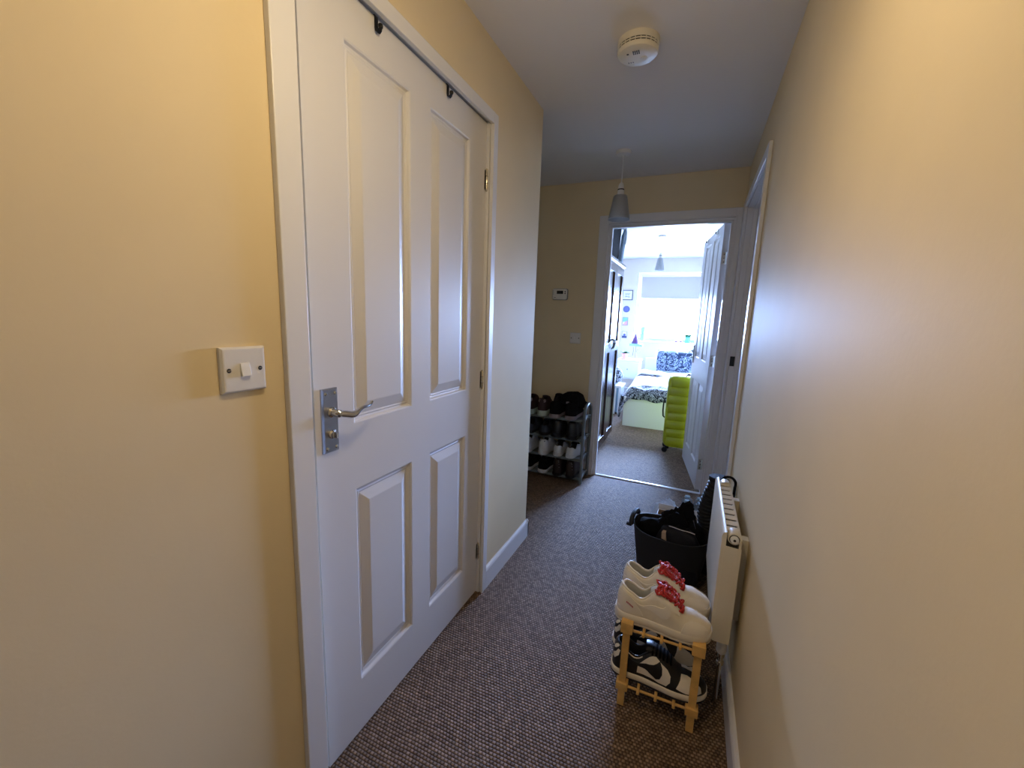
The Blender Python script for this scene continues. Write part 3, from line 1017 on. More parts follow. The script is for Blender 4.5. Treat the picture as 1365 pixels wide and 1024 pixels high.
def white_sneaker(label, loc, rz):
    r = thing('white_sneaker', label, 'shoe', loc, rz, 'white sneakers on the wooden rack')
    s = Shoe(0.284, 0.104, 0.034, heel=0.112, ankle=0.088, throat=0.130, vamp=0.084, toe=0.064)
    s.upper(r, 'white_leather')
    s.lining(r, 'shoe_lining')
    s.collar(r, 'white_leather', 0.0042)
    s.sole_part(r, 'white_sole', 0.006, 0.034, 0.0035)
    s.sole_part(r, 'white_sole', 0.0, 0.007, 0.0025, 'outsole', 0.0006)
    for sd in (-1, 1):
        s.patch(r, [(0.70, 0.03), (0.80, 0.03), (0.90, 0.03), (0.965, 0.05), (0.962, 0.45), (0.93, 0.62), (0.86, 0.66), (0.78, 0.60), (0.735, 0.42), (0.715, 0.22)], 'white_leather_overlay', sd, 0.0024, 'toe_overlay')
        s.patch(r, [(0.012, 0.04), (0.10, 0.04), (0.22, 0.04), (0.30, 0.06), (0.26, 0.26), (0.20, 0.48), (0.14, 0.62), (0.08, 0.70), (0.012, 0.70)], 'white_leather_overlay', sd, 0.0022, 'heel_overlay')
        s.patch(r, [(0.345, 0.62), (0.42, 0.52), (0.52, 0.48), (0.62, 0.46), (0.67, 0.56), (0.665, 0.86), (0.60, 0.97), (0.50, 0.97), (0.42, 0.97), (0.37, 0.95)], 'white_leather_overlay', sd, 0.0022, 'eyestay')
        s.patch(r, SWOOSH, 'white_leather_overlay', sd, 0.0028, 'swoosh')
        for k in range(6):
            u = 0.42 + 0.215 * k / 5
            p = s.surf(u, 0.86, sd) + s.nrm(u, 0.86, sd) * 0.0018
            MB().lathe([(0.0018, -0.0006), (0.0018, 0.0006)], c=p, seg=8).build('eyelet', 'dark_slot', r)
    s.tongue(r, 'shoe_lining', -0.010)
    # rope laces: zig-zag plus slack loops tied in a bow
    s.laces(r, 'red_lace', 9, 0.0039, True, 0.425, 0.685)
    mb = MB()
    for k in range(7):
        u = 0.44 + 0.235 * k / 6
        for sd in (-1, 1):
            hw = s.o(u) + 0.010
            c = Vector((u * s.L, sd * hw, s.h(u) + 0.004))
            pts = []
            for j in range(11):
                a = 2 * PI * j / 10
                pts.append(c + Vector((0.009 * math.cos(a) + 0.004 * math.sin(k), sd * 0.008 * math.sin(a) , 0.004 * math.cos(a * 2 + k))))
            mb.tube(pts, 0.0038, 6)
    for sd, ln in ((-1, 0.040), (1, 0.036)):
        c = Vector((0.47 * s.L, 0, s.h(0.47) + 0.012))
        pts = [c + Vector((ln * 0.25 * (1 - math.cos(a)) + 0.010 * math.sin(2 * a), sd * ln * 0.6 * (1 - math.cos(a)) / 1.0 * 0.7, 0.012 * math.sin(a) - 0.010 * (1 - math.cos(a)) * 0.5)) for a in [2 * PI * j / 16 for j in range(17)]]
        mb.tube(pts, 0.0034, 6)
        pts = [c + Vector((0.0065 * j, sd * (0.0045 * j) * (1 - 0.05 * j), -0.0062 * j + 0.004 * math.sin(1.7 * j))) for j in range(9)]
        mb.tube(pts, 0.0034, 6)
    mb.build('lace_bow', 'red_lace', r)
    # small red box label on the heel, lateral side
    s.patch(r, [(0.110, 0.28), (0.185, 0.205), (0.190, 0.255), (0.115, 0.33)], 'red_label', -1, 0.0034, 'heel_label')
    return r, s


w1, shp = white_sneaker('white leather sneaker with red rope laces on the wooden rack, nearer the camera', (-0.150, 1.300, 0.2925), 0.0)
w2 = dup(w1, (-0.151, 1.418, 0.2925), 0.0, 'white leather sneaker with red rope laces on the wooden rack, behind its pair')
tx = bpy.data.curves.new('label_text', 'FONT')
tx.body = 'Supreme'
tx.size = 0.0062
tx.align_x, tx.align_y = 'CENTER', 'CENTER'
tx.materials.append(M['label_ink'])
pc = shp.surf(0.150, 0.2675, -1) + shp.nrm(0.150, 0.2675, -1) * 0.0039
tmp = bpy.data.objects.new('label_text_curve', tx)
tme = bpy.data.meshes.new_from_object(tmp)
bpy.data.objects.remove(tmp)
to = bpy.data.objects.new('label_text', tme)
COL.objects.link(to)
to.parent = w1
ta = shp.surf(0.185, 0.230, -1) - shp.surf(0.115, 0.305, -1)
ta.normalize()
tn = shp.nrm(0.15, 0.2675, -1)
tb = tn.cross(ta).normalized()
tm = Matrix((ta, tb, tn)).transposed().to_4x4()
tm.translation = pc
to.matrix_local = tm


def panda_sneaker(label, loc, rz):
    r = thing('black_white_sneaker', label, 'shoe', loc, rz, 'black and white sneakers on the wooden rack')
    s = Shoe(0.292, 0.106, 0.026, heel=0.104, ankle=0.082, throat=0.118, vamp=0.075, toe=0.056)
    s.upper(r, 'black_leather')
    s.lining(r, 'dark_lining')
    s.collar(r, 'black_leather', 0.004)
    s.sole_part(r, 'white_sole', 0.006, 0.027, 0.0035)
    s.sole_part(r, 'black_leather', 0.0, 0.007, 0.0025, 'outsole', 0.0006)
    for sd in (-1, 1):
        s.patch(r, [(0.285, 0.10), (0.40, 0.06), (0.52, 0.05), (0.60, 0.07), (0.635, 0.22), (0.635, 0.42), (0.60, 0.54), (0.54, 0.60), (0.47, 0.74), (0.40, 0.66), (0.33, 0.52), (0.29, 0.42)], 'white_leather_overlay', sd, 0.0012, 'quarter_panel')
        s.patch(r, [(0.15, 0.60), (0.24, 0.46), (0.34, 0.28), (0.43, 0.13), (0.49, 0.09), (0.53, 0.14), (0.55, 0.28), (0.545, 0.46), (0.515, 0.66), (0.485, 0.50), (0.455, 0.40), (0.41, 0.37), (0.34, 0.44), (0.26, 0.54)], 'black_leather', sd, 0.0026, 'swoosh')
        s.patch(r, [(0.70, 0.20), (0.80, 0.14), (0.90, 0.16), (0.95, 0.30), (0.94, 0.60), (0.88, 0.85), (0.80, 0.92), (0.74, 0.90), (0.735, 0.60), (0.72, 0.40)], 'white_leather_overlay', sd, 0.0013, 'toe_panel')
        s.patch(r, [(0.15, 0.82), (0.24, 0.76), (0.33, 0.80), (0.33, 0.90), (0.24, 0.86), (0.15, 0.92)], 'white_leather_overlay', sd, 0.0014, 'collar_stripe')
        s.patch(r, [(0.012, 0.22), (0.035, 0.20), (0.075, 0.36), (0.085, 0.60), (0.060, 0.60), (0.040, 0.42), (0.012, 0.34)], 'white_leather_overlay', sd, 0.0014, 'heel_stripe')
        s.patch(r, [(0.012, 0.56), (0.030, 0.55), (0.055, 0.70), (0.062, 0.86), (0.040, 0.86), (0.012, 0.70)], 'white_leather_overlay', sd, 0.0014, 'heel_stripe')
    s.tongue(r, 'black_leather', 0.010)
    s.laces(r, 'black_fabric', 6, 0.003)
    return r


p1 = panda_sneaker('black and white sneaker on the lower tier of the wooden rack, nearer the camera', (-0.150, 1.305, 0.0845), 0.0)
p2 = dup(p1, (-0.166, 1.42, 0.0845), 0.0, 'black and white sneaker on the lower tier of the wooden rack, behind its pair')

# ------------------------------------------------------------------ small wooden shoe rack
r = thing('wooden_rack', 'small pine dowel shoe rack on the carpet in front of the radiator', 'shoe rack', (0, 1.36, 0))
YF, YB = -0.110, 0.098
for px in (-0.108, 0.104):
    for py in (YF, YB):
        MB().loft([[(px - .011, py - .009, z), (px + .011, py - .009, z), (px + .011, py + .009, z), (px - .011, py + .009, z)] for z in (0.0, 0.300)]).build('post', 'pine', r, bevel=0.0015)
        for bz, hh in ((0.272, 0.036), (0.062, 0.026)):
            MB().box((px - 0.0185, py - 0.0165, bz), (px + 0.0185, py + 0.0165, bz + hh)).build('joint_block', 'pine', r, bevel=0.002)
for tz in (0.279, 0.071):
    for py in (YF, YB):
        MB().tube([(-0.100, py, tz), (0.096, py, tz)], 0.0042, 10).build('rail', 'pine', r)
    for dx in (-0.056, -0.002, 0.052):
        MB().tube([(dx, YF - 0.024, tz + 0.0085), (dx, YB + 0.022, tz + 0.0085)], 0.0045, 10).build('dowel', 'pine', r)

# ------------------------------------------------------------------ grey tub and what is in it
TC = Vector((-0.012, 2.030, 0))
r = thing('rubber_tub', 'dark grey flexible rubber tub full of black things behind the wooden rack', 'tub', TC, -0.13)


def ell(a, b, z, n=40, dip=0.0, p=2.4):
    out = []
    for j in range(n):
        t = 2 * PI * j / n
        cx, sy = math.cos(t), math.sin(t)
        x = a * math.copysign(abs(cx) ** (2 / p), cx)
        y = b * math.copysign(abs(sy) ** (2 / p), sy)
        out.append((x, y, z + dip * (abs(cx) ** 3)))
    return out


TH = 0.268
MB().loft([ell(0.128, 0.098, 0.001), ell(0.136, 0.104, 0.004), ell(0.158, 0.118, 0.14, dip=.002), ell(0.176, 0.132, TH - 0.008, dip=.008), ell(0.180, 0.135, TH, dip=.010), ell(0.175, 0.130, TH + 0.001, dip=.010),
           ell(0.170, 0.126, TH - 0.010, dip=.008), ell(0.152, 0.112, 0.14), ell(0.128, 0.096, 0.008)]).build('body', 'tub_rubber', r, angle=60)
for sg in (-1, 1):
    pts = []
    for i in range(13):
        a = PI * i / 12
        pts.append((sg * (0.177 + 0.004 * math.sin(a)), -0.068 * math.cos(a), TH + 0.004 + 0.034 * math.sin(a) ** 0.7))
    MB().tube(pts, 0.0115, 8).build('handle', 'tub_rubber', r)
MB().tube([(-0.176, -0.058, TH - 0.004), (-0.202, -0.060, TH - 0.002)], [0.009, 0.008], 8).build('handle_lug', 'tub_rubber', r)


def blob(name, m, parent, c, rad, seed, rough=0.25, n=34, squash=1.0):
    """crumpled heap of cloth or film: an ellipsoid pushed into ridged folds"""
    off = Vector((seed * 3.7, seed * 1.3, seed * 2.1))
    mb = MB()
    rings = []
    for i in range(1, n // 2):
        t = PI * i / (n // 2)
        ring = []
        for j in range(n):
            a = 2 * PI * j / n
            d = Vector((math.sin(t) * math.cos(a), math.sin(t) * math.sin(a), math.cos(t)))
            k = 1 + rough * (1.1 * noise.noise(d * 1.6 + off) + 0.9 * (0.5 - abs(noise.noise(d * 3.1 + off)) * 2) * 0.6 + 0.35 * noise.noise(d * 6.5 + off))
            ring.append((c[0] + rad[0] * k * d.x, c[1] + rad[1] * k * d.y, c[2] + rad[2] * k * d.z))
        rings.append(ring)
    return mb.loft(rings).build(name, m, parent, angle=50)


b = thing('black_bag', 'black nylon bag with a pale zip and tan leather tag, lying in the rubber tub', 'bag', (TC.x + 0.03, TC.y - 0.045, 0.185), -0.12)
# body: slouched pouch
rings = []
for i in range(13):
    t = i / 12
    z = -0.13 + 0.245 * t
    wx = 0.105 * (1 - 0.10 * t) * (1 - 0.25 * max(0, t - 0.8) / 0.2)
    wy = 0.070 * (1 - 0.55 * t * t)
    rings.append([(x * wx / 0.1 + 0.006 * math.sin(3 * t + x * 60), y * wy / 0.1 + 0.006 * math.sin(x * 55 + 6 * t), z + 0.012 * math.sin(x * 35 + 1.0) * t) for x, y, _ in ell(0.1, 0.1, 0, 28, p=2.8)])
MB().loft(rings).build('body', 'black_nylon', b, angle=80)
MB().tube([(-0.040 + 0.0115 * i, -0.024 + 0.002 * math.sin(i), 0.128 - 0.0006 * i) for i in range(11)], 0.0022, 6).build('zip', 'silver_zip', b)
MB().loft([[(-0.062, -0.060, 0.075), (-0.040, -0.062, 0.070), (-0.040, -0.057, 0.070), (-0.062, -0.055, 0.075)], [(-0.064, -0.058, 0.104), (-0.046, -0.060, 0.106), (-0.046, -0.052, 0.106), (-0.064, -0.050, 0.104)],
           [(-0.060, -0.046, 0.112), (-0.046, -0.047, 0.113), (-0.046, -0.042, 0.110), (-0.060, -0.041, 0.109)]]).build('leather_tag', 'tan_leather', b)
bj = thing('black_jacket', 'black jacket bundled in a peak in the back of the rubber tub', 'jacket', (TC.x + 0.030, TC.y + 0.035, 0.20))
blob('cloth', 'black_fabric', bj, (0.006, 0, 0.065), (0.088, 0.058, 0.112), 4, 0.40)
MB().tube([(0.06 + 0.004 * i, -0.055 + 0.002 * i, 0.145 - 0.012 * i) for i in range(10)], 0.0018, 6).build('zip', 'silver_zip', bj)
o = blob('navy_scarf', 'navy_fabric', None, (0, 0, 0), (0.060, 0.062, 0.055), 5, 0.30)
o.location = (-0.025, 2.275, 0.165)
tag(o, 'dark navy scarf bundled inside the open carton', 'scarf')
o = blob('black_beanie', 'black_fabric', None, (0, 0, 0), (0.062, 0.052, 0.045), 11, 0.16)
o.location = (TC.x - 0.090, TC.y + 0.020, 0.250)
tag(o, 'crumpled black beanie at the left end of the rubber tub', 'hat')
o = blob('black_jumper', 'black_fabric', None, (0, 0, 0), (0.060, 0.060, 0.05), 21, 0.18)
o.location = (TC.x + 0.088, TC.y + 0.020, 0.262)
tag(o, 'black jumper stuffed in the right end of the rubber tub by the radiator', 'jumper')

# carton behind the tub
r = thing('open_carton', 'white open carton with brown inside behind the rubber tub', 'box', (0.006, 2.285, 0), -0.04)
mb = MB()
cw, cd, chh, ct = 0.105, 0.098, 0.200, 0.004
for a, bb_ in (((-cw, -cd, 0), (cw, cd, ct)), ((-cw, -cd, 0), (-cw + ct, cd, chh)), ((cw - ct, -cd, 0), (cw, cd, chh)), ((-cw, -cd, 0), (cw, -cd + ct, chh)), ((-cw, cd - ct, 0), (cw, cd, chh))):
    mb.box(a, bb_)
mb.build('carton_walls', 'carton_white', r)
mb = MB()
e = 0.0005
for a, bb_ in (((-cw + ct, -cd + ct, ct), (cw - ct, cd - ct, ct + e)), ((-cw + ct, -cd + ct, ct), (-cw + ct + e, cd - ct, chh - 0.001)), ((cw - ct - e, -cd + ct, ct), (cw - ct, cd - ct, chh - 0.001)), ((-cw + ct, cd - ct - e, ct), (cw - ct, cd - ct, chh - 0.001))):
    mb.box(a, bb_)
mb.build('carton_inside', 'carton_brown', r)
MB().add([(-cw, cd, chh), (cw, cd, chh), (cw, cd + 0.010, chh + 0.030), (-cw, cd + 0.010, chh + 0.030), (-cw, cd, chh - .003), (cw, cd, chh - .003), (cw, cd + 0.013, chh + 0.030), (-cw, cd + 0.013, chh + 0.030)],
         [(0, 1, 2, 3), (7, 6, 5, 4), (0, 4, 5, 1), (1, 5, 6, 2), (2, 6, 7, 3), (3, 7, 4, 0)]).build('flap', 'carton_white', r)
o = blob('plastic_bag', 'bag_plastic', None, (0, 0, 0), (0.074, 0.045, 0.115), 3, 0.22, 36)
o.location = (-0.055, 2.455, 0.120)
tag(o, 'crumpled white plastic bag standing behind the open carton', 'bag')


# four clear bottles behind the carton
bt = thing('water_bottle', 'clear plastic bottle standing behind the open carton, front left of four', 'bottle', (0.052, 2.445, 0), 0, 'clear bottles behind the carton')
MB().lathe([(0.026, 0), (0.031, 0.004), (0.031, 0.09), (0.029, 0.10), (0.031, 0.11), (0.031, 0.215), (0.0295, 0.230), (0.024, 0.243), (0.014, 0.250), (0.0135, 0.252)], seg=24).build('bottle_body', 'clear_plastic', bt)
MB().lathe([(0.0145, 0.250), (0.0145, 0.259), (0.013, 0.261)], seg=20).build('cap', 'pale_blue', bt)
MB().lathe([(0.0315, 0.135), (0.0315, 0.20)], seg=24, cap0=False, cap1=False).build('label_band', 'paper_white', bt)
dup(bt, (0.117, 2.445, 0), 0.3, 'clear plastic bottle standing behind the open carton, front right of four')
dup(bt, (0.053, 2.510, 0), 0.7, 'clear plastic bottle standing behind the open carton, back left of four')
dup(bt, (0.118, 2.510, 0), 1.0, 'clear plastic bottle standing behind the open carton, back right of four')

# black ribbed hose leaning behind the radiator end
r = thing('ribbed_hose', 'black ribbed hose leaning upright between the tub and the far end of the radiator', 'hose', (0.165, 2.205, 0))
pts, rad = [], []
N_ = 200
for i in range(N_ + 1):
    t = i / N_
    pts.append((interp(t, [(0, 0), (0.3, 0.0), (0.62, -0.026), (1.0, 0.012)]), -0.02 * t, 0.042 + 0.462 * t))
    rad.append(0.0385 + 0.0045 * math.sin(2 * PI * t * 26))
MB().tube(pts, rad, 20).build('hose_wall', 'black_plastic', r, angle=85)
MB().lathe([(0.036, 0.0), (0.046, 0.002), (0.046, 0.045), (0.042, 0.055)], seg=24).build('end_cuff', 'black_plastic', r)
MB().lathe([(0.042, 0), (0.045, 0.003), (0.045, 0.020), (0.041, 0.024)], c=(0.012, -0.020, 0.496), seg=24).build('end_cuff', 'black_plastic', r)

# ------------------------------------------------------------------ grey plastic shoe rack by the end door
RKX0, RKX1, RKY0, RKY1 = -1.30, -0.700, 2.985, 3.195
r = thing('shoe_rack', 'grey plastic four-tier shoe rack loaded with shoes against the end wall', 'shoe rack', (0, 0, 0))
TIER = [0.040, 0.190, 0.345, 0.500]
for z in TIER:
    mb = MB().box((RKX0, RKY0 + 0.008, z - 0.012), (RKX1, RKY1 - 0.008, z)).box((RKX0, RKY0 + 0.002, z - 0.016), (RKX1, RKY0 + 0.010, z + 0.006)).box((RKX0, RKY1 - 0.010, z - 0.016), (RKX1, RKY1 - 0.002, z + 0.010))
    mb.build('shelf', 'grey_plastic', r, bevel=0.002)
for x in (RKX0, RKX1):
    pts = [(x, RKY0, 0.0), (x, RKY0, 0.30), (x, RKY0, 0.53)]
    cy, ry = (RKY0 + RKY1) / 2, (RKY1 - RKY0) / 2
    for i in range(1, 12):
        a = PI * i / 12
        pts.append((x, cy - ry * math.cos(a), 0.53 + 0.085 * math.sin(a) ** 0.8))
    pts += [(x, RKY1, 0.53), (x, RKY1, 0.30), (x, RKY1, 0.0)]
    f = MB().tube(pts, 0.0125, 10).build('end_frame', 'grey_plastic', r)
    for z in TIER:
        MB().tube([(x, RKY0, z + 0.004), (x, cy, z + 0.022), (x, RKY1, z + 0.004)], 0.006, 8).build('cross_bar', 'grey_plastic', f)


def simple_shoe(name, label, loc, rz, s, up, lin, sole, group, extra=None, lace=None, collar=None):
    r = thing(name, label, 'shoe', loc, rz, group)
    s.upper(r, up, 22, 6)
    s.lining(r, lin)
    s.collar(r, collar or up, 0.004)
    s.sole_part(r, sole, 0.0, s.st, 0.003)
    s.tongue(r, lace or up, 0.010)
    s.laces(r, lace or up, 5, 0.003)
    if extra:
        extra(r, s)
    return r


HEEL_OUT = PI / 2     # toe towards the wall, heel towards the hall
G = 'shoes on the grey shoe rack'


def heel_tab(m):
    def f(r, s):
        for sd in (-1, 1):
            s.patch(r, [(0.008, 0.45), (0.05, 0.45), (0.06, 0.60), (0.05, 0.80), (0.008, 0.80)], m, sd, 0.0016, 'heel_tab')
    return f


# top tier
s1 = Shoe(0.275, 0.100, 0.042, heel=0.135, ankle=0.110, throat=0.140, vamp=0.09, toe=0.07)
q = simple_shoe('maroon_sneaker', 'dark maroon sneaker with pale green sole on the top tier, leftmost in view', (-1.140, 2.943, 0.507), HEEL_OUT, s1, 'maroon_fabric', 'dark_lining', 'green_sole', G, heel_tab('grey_tab'))
dup(q, (-1.030, 2.943, 0.507), HEEL_OUT + 0.04, 'dark maroon sneaker with pale green sole on the top tier, second from left')
s2 = Shoe(0.290, 0.112, 0.030, heel=0.125, ankle=0.108, throat=0.170, vamp=0.10, toe=0.075)
q = simple_shoe('black_trainer', 'bulky black trainer with grey sole on the top tier, left of its pair', (-0.925, 2.928, 0.507), HEEL_OUT, s2, 'black_fabric', 'dark_lining', 'grey_tab', G)
dup(q, (-0.800, 2.930, 0.507), HEEL_OUT + 0.02, 'bulky black trainer with grey sole on the top tier, under the black hat')
hat = thing('black_hat', 'soft black hat lying on the trainers at the right end of the top tier', 'hat', (-0.825, 3.090, 0.598), 0.15)
rings = [[((0.001 + rr) * math.cos(a) * 1.35, (0.001 + rr) * math.sin(a) * 0.85, z + 0.012 * math.sin(2 * a)) for a in [2 * PI * j / 26 for j in range(26)]] for rr, z in ((0.092, 0.0), (0.095, 0.008), (0.078, 0.016), (0.070, 0.040), (0.060, 0.070), (0.035, 0.088), (0.0, 0.090))]
MB().loft(rings).build('crown', 'black_fabric', hat, angle=70)
MB().box((-0.040, -0.084, 0.018), (-0.018, -0.068, 0.030)).build('hat_tag', 'grey_tab', hat)
# second tier from the top
s3 = Shoe(0.255, 0.105, 0.022, heel=0.070, ankle=0.060, throat=0.110, vamp=0.105, toe=0.085)
q = simple_shoe('navy_slipper', 'dark navy slipper on the second tier, left of its pair', (-1.135, 2.963, 0.352), HEEL_OUT, s3, 'navy_fabric', 'dark_lining', 'black_plastic', G)
dup(q, (-1.015, 2.963, 0.352), HEEL_OUT, 'dark navy slipper on the second tier, right of its pair')
s4 = Shoe(0.270, 0.108, 0.030, heel=0.128, ankle=0.118, throat=0.135, vamp=0.095, toe=0.080)


def tread(r, s):
    for k in range(10):
        u = 0.06 + 0.09 * k
        for sd in (-1, 1):
            p = Vector((u * s.L, sd * (s.w(u) + 0.003), 0.004))
            MB().box(p + Vector((-0.006, -0.005, -0.004)), p + Vector((0.006, 0.005, 0.012))).build('tread_lug', 'black_plastic', r)


q = simple_shoe('black_boot', 'black ankle boot with lugged sole on the second tier, left of its pair', (-0.905, 2.948, 0.352), HEEL_OUT, s4, 'black_leather', 'dark_lining', 'black_plastic', G, tread)
dup(q, (-0.785, 2.948, 0.352), HEEL_OUT + 0.06, 'black ankle boot with lugged sole on the second tier, beside the right end frame')
# third tier
s5 = Shoe(0.275, 0.100, 0.030, heel=0.120, ankle=0.095, throat=0.135, vamp=0.08, toe=0.062)


def heel_mark(r, s):
    for sd in (-1, 1):
        s.patch(r, [(0.008, 0.62), (0.030, 0.62), (0.030, 0.76), (0.008, 0.76)], 'navy_print', sd, 0.0016, 'heel_tab')


q = simple_shoe('white_high_sneaker', 'tall white sneaker with a dark heel mark on the third tier, leftmost in view', (-1.145, 2.943, 0.197), HEEL_OUT, s5, 'cool_white_leather', 'dark_lining', 'cool_white_leather', G, heel_mark)
dup(q, (-1.010, 2.943, 0.197), HEEL_OUT - 0.05, 'tall white sneaker with a dark heel mark on the third tier, second from left')
s6 = Shoe(0.250, 0.090, 0.026, heel=0.085, ankle=0.062, throat=0.100, vamp=0.07, toe=0.055)
q = simple_shoe('white_low_sneaker', 'low white sneaker with black opening on the third tier, third from left', (-0.895, 2.968, 0.197), HEEL_OUT, s6, 'cool_white_leather', 'dark_lining', 'cool_white_leather', G, lace='black_fabric', collar='dark_lining')
dup(q, (-0.798, 2.968, 0.197), HEEL_OUT - 0.16, 'low white sneaker with black opening on the third tier, beside the right end frame')
# bottom tier
s7 = Shoe(0.270, 0.102, 0.028, heel=0.105, ankle=0.085, throat=0.125, vamp=0.08, toe=0.06)
q = simple_shoe('black_sneaker', 'black sneaker with white sole on the bottom tier, leftmost in view', (-1.135, 2.948, 0.047), HEEL_OUT, s7, 'black_fabric', 'dark_lining', 'cool_white_leather', G)
dup(q, (-1.005, 2.948, 0.047), HEEL_OUT, 'black sneaker with white sole on the bottom tier, second from left')
s8 = Shoe(0.270, 0.096, 0.022, heel=0.125, ankle=0.115, throat=0.125, vamp=0.085, toe=0.065)


def studs(r, s):
    for k in range(4):
        p = s.surf(0.012, 0.25 + 0.2 * k, -1)
        MB().lathe([(0.0035, -0.002), (0.0035, 0.002)], c=p, seg=8).build('stud', 'silver_zip', r)


q = simple_shoe('brown_boot', 'dark brown boot on the bottom tier, third from left', (-0.885, 2.948, 0.047), HEEL_OUT, s8, 'brown_leather', 'dark_lining', 'black_plastic', G, studs)
dup(q, (-0.780, 2.948, 0.047), HEEL_OUT, 'dark brown boot on the bottom tier, beside the right end frame')

# ------------------------------------------------------------------ bedroom: window and blind
def wroot(name):
    o = bpy.data.objects.new(name, None)
    COL.objects.link(o)
    o['kind'] = 'structure'
    return o


wr = wroot('window_1')
fy0, fy1 = BY + 0.07, BY + 0.12
mb = MB().box((WX0, fy0, WZ0), (WX0 + 0.055, fy1, WZ1)).box((WX1 - 0.055, fy0, WZ0), (WX1, fy1, WZ1)).box((WX0 + 0.055, fy0, WZ0), (WX1 - 0.055, fy1, WZ0 + 0.055)).box((WX0 + 0.055, fy0, WZ1 - 0.055), (WX1 - 0.055, fy1, WZ1)).box((0.065, fy0, WZ0 + 0.055), (0.115, fy1, WZ1 - 0.055))
mb.build('window_frame', 'white_gloss', wr, bevel=0.003)
for a, b_ in ((WX0 + 0.055, 0.065), (0.115, WX1 - 0.055)):
    MB().box((a, fy0 + 0.02, WZ0 + 0.055), (b_, fy0 + 0.024, WZ1 - 0.055)).build('pane', 'window_glass', wr)
MB().box((WX0 - 0.03, BY - 0.075, WZ0 - 0.022), (WX1 + 0.03, BY + 0.07, WZ0)).build('window_sill', 'white_gloss', wr, bevel=0.004)
r = thing('roller_blind', 'pale fabric roller blind half lowered in the bedroom window', 'blind', (0, BY + 0.03, 0))
MB().tube([(WX0 + 0.045, 0, 2.000), (WX1 - 0.012, 0, 2.000)], 0.020, 14).build('roller', 'white_plastic', r)
MB().box((WX0 + 0.050, 0.018, 1.640), (WX1 - 0.015, 0.0195, 2.000)).build('fabric', 'blind_fabric', r)
MB().box((WX0 + 0.050, 0.012, 1.618), (WX1 - 0.015, 0.026, 1.642)).build('bottom_bar', 'white_plastic', r, bevel=0.003)


# pictures
def picture(label, x, z, w, h, art, fm='frame_black', fw=0.010):
    r = thing('framed_picture', label, 'picture', (x, BY, z), 0, 'pictures on the far bedroom wall')
    mb = MB().box((-w / 2, -0.018, -h / 2), (-w / 2 + fw, 0, h / 2)).box((w / 2 - fw, -0.018, -h / 2), (w / 2, 0, h / 2)).box((-w / 2 + fw, -0.018, -h / 2), (w / 2 - fw, 0, -h / 2 + fw)).box((-w / 2 + fw, -0.018, h / 2 - fw), (w / 2 - fw, 0, h / 2))
    mb.build('frame', fm, r)
    MB().box((-w / 2 + fw, -0.008, -h / 2 + fw), (w / 2 - fw, -0.001, h / 2 - fw)).build('sheet', 'paper_white', r)
    art(r, w - 2 * fw, h - 2 * fw)


def strokes(r, w, h):
    rnd = random.Random(4)
    for row in (0.020, -0.022):
        for k in range(4):
            x = -0.036 + k * 0.021
            MB().box((x, -0.0095, row - 0.014), (x + 0.006, -0.0075, row + 0.014)).build('ink_stroke', 'navy_print', r)
            zz = row + rnd.choice((-0.012, 0, 0.010))
            MB().box((x + 0.006, -0.0095, zz - 0.003), (x + 0.016, -0.0075, zz + 0.003)).build('ink_stroke', 'navy_print', r)


def blocks(a, b):
    def f(r, w, h):
        MB().box((-w / 2, -0.0095, -h * 0.05), (w / 2, -0.0075, h / 2)).build('print_block', a, r)
        MB().add([(-w / 2, -0.0100, -h / 2), (w / 2, -0.0100, -h / 2), (w / 2, -0.0100, h * 0.12), (0, -0.0100, -h * 0.02), (-w / 2, -0.0075, -h / 2), (w / 2, -0.0075, -h / 2), (w / 2, -0.0075, h * 0.12), (0, -0.0075, -h * 0.02)],
                 [(0, 1, 2, 3), (7, 6, 5, 4), (0, 4, 5, 1), (1, 5, 6, 2), (2, 6, 7, 3), (3, 7, 4, 0)]).build('print_block', b, r)
    return f


def swirl(r, w, h):
    MB().box((-w / 2, -0.0092, -h / 2), (w / 2, -0.0075, -h * 0.15)).build('print_block', 'navy_print', r)
    MB().lathe([(w * 0.30, 0), (w * 0.30, 0.003)], seg=20, mtx=Matrix.Translation((0, -0.0075, 0.0)) @ Matrix.Rotation(PI / 2, 4, 'X')).build('print_disc', 'indigo_print', r)


picture('square black-framed picture of dark lettering strokes, top of the row beside the window', -1.118, 1.677, 0.176, 0.165, strokes)
r = thing('wall_plaque', 'round indigo plaque on the far bedroom wall below the black-framed picture', 'plaque', (-1.118, BY, 1.442), 0)
MB().lathe([(0.054, 0), (0.054, 0.012), (0.046, 0.016), (0.044, 0.012)], seg=36, mtx=Matrix.Rotation(PI / 2, 4, 'X')).build('rim', 'navy_print', r)
MB().lathe([(0.043, 0.012), (0.043, 0.0135), (0.03, 0.015)], seg=30, mtx=Matrix.Rotation(PI / 2, 4, 'X')).build('disc', 'indigo_print', r)
picture('small teal and rose print in a thin grey frame below the round plaque', -1.124, 1.235, 0.092, 0.140, blocks('teal_print', 'rose_print'), 'grey_tab', 0.006)
picture('small navy print with a dark disc, lowest picture of the row beside the window', -1.118, 1.006, 0.086, 0.118, swirl, 'grey_tab', 0.006)

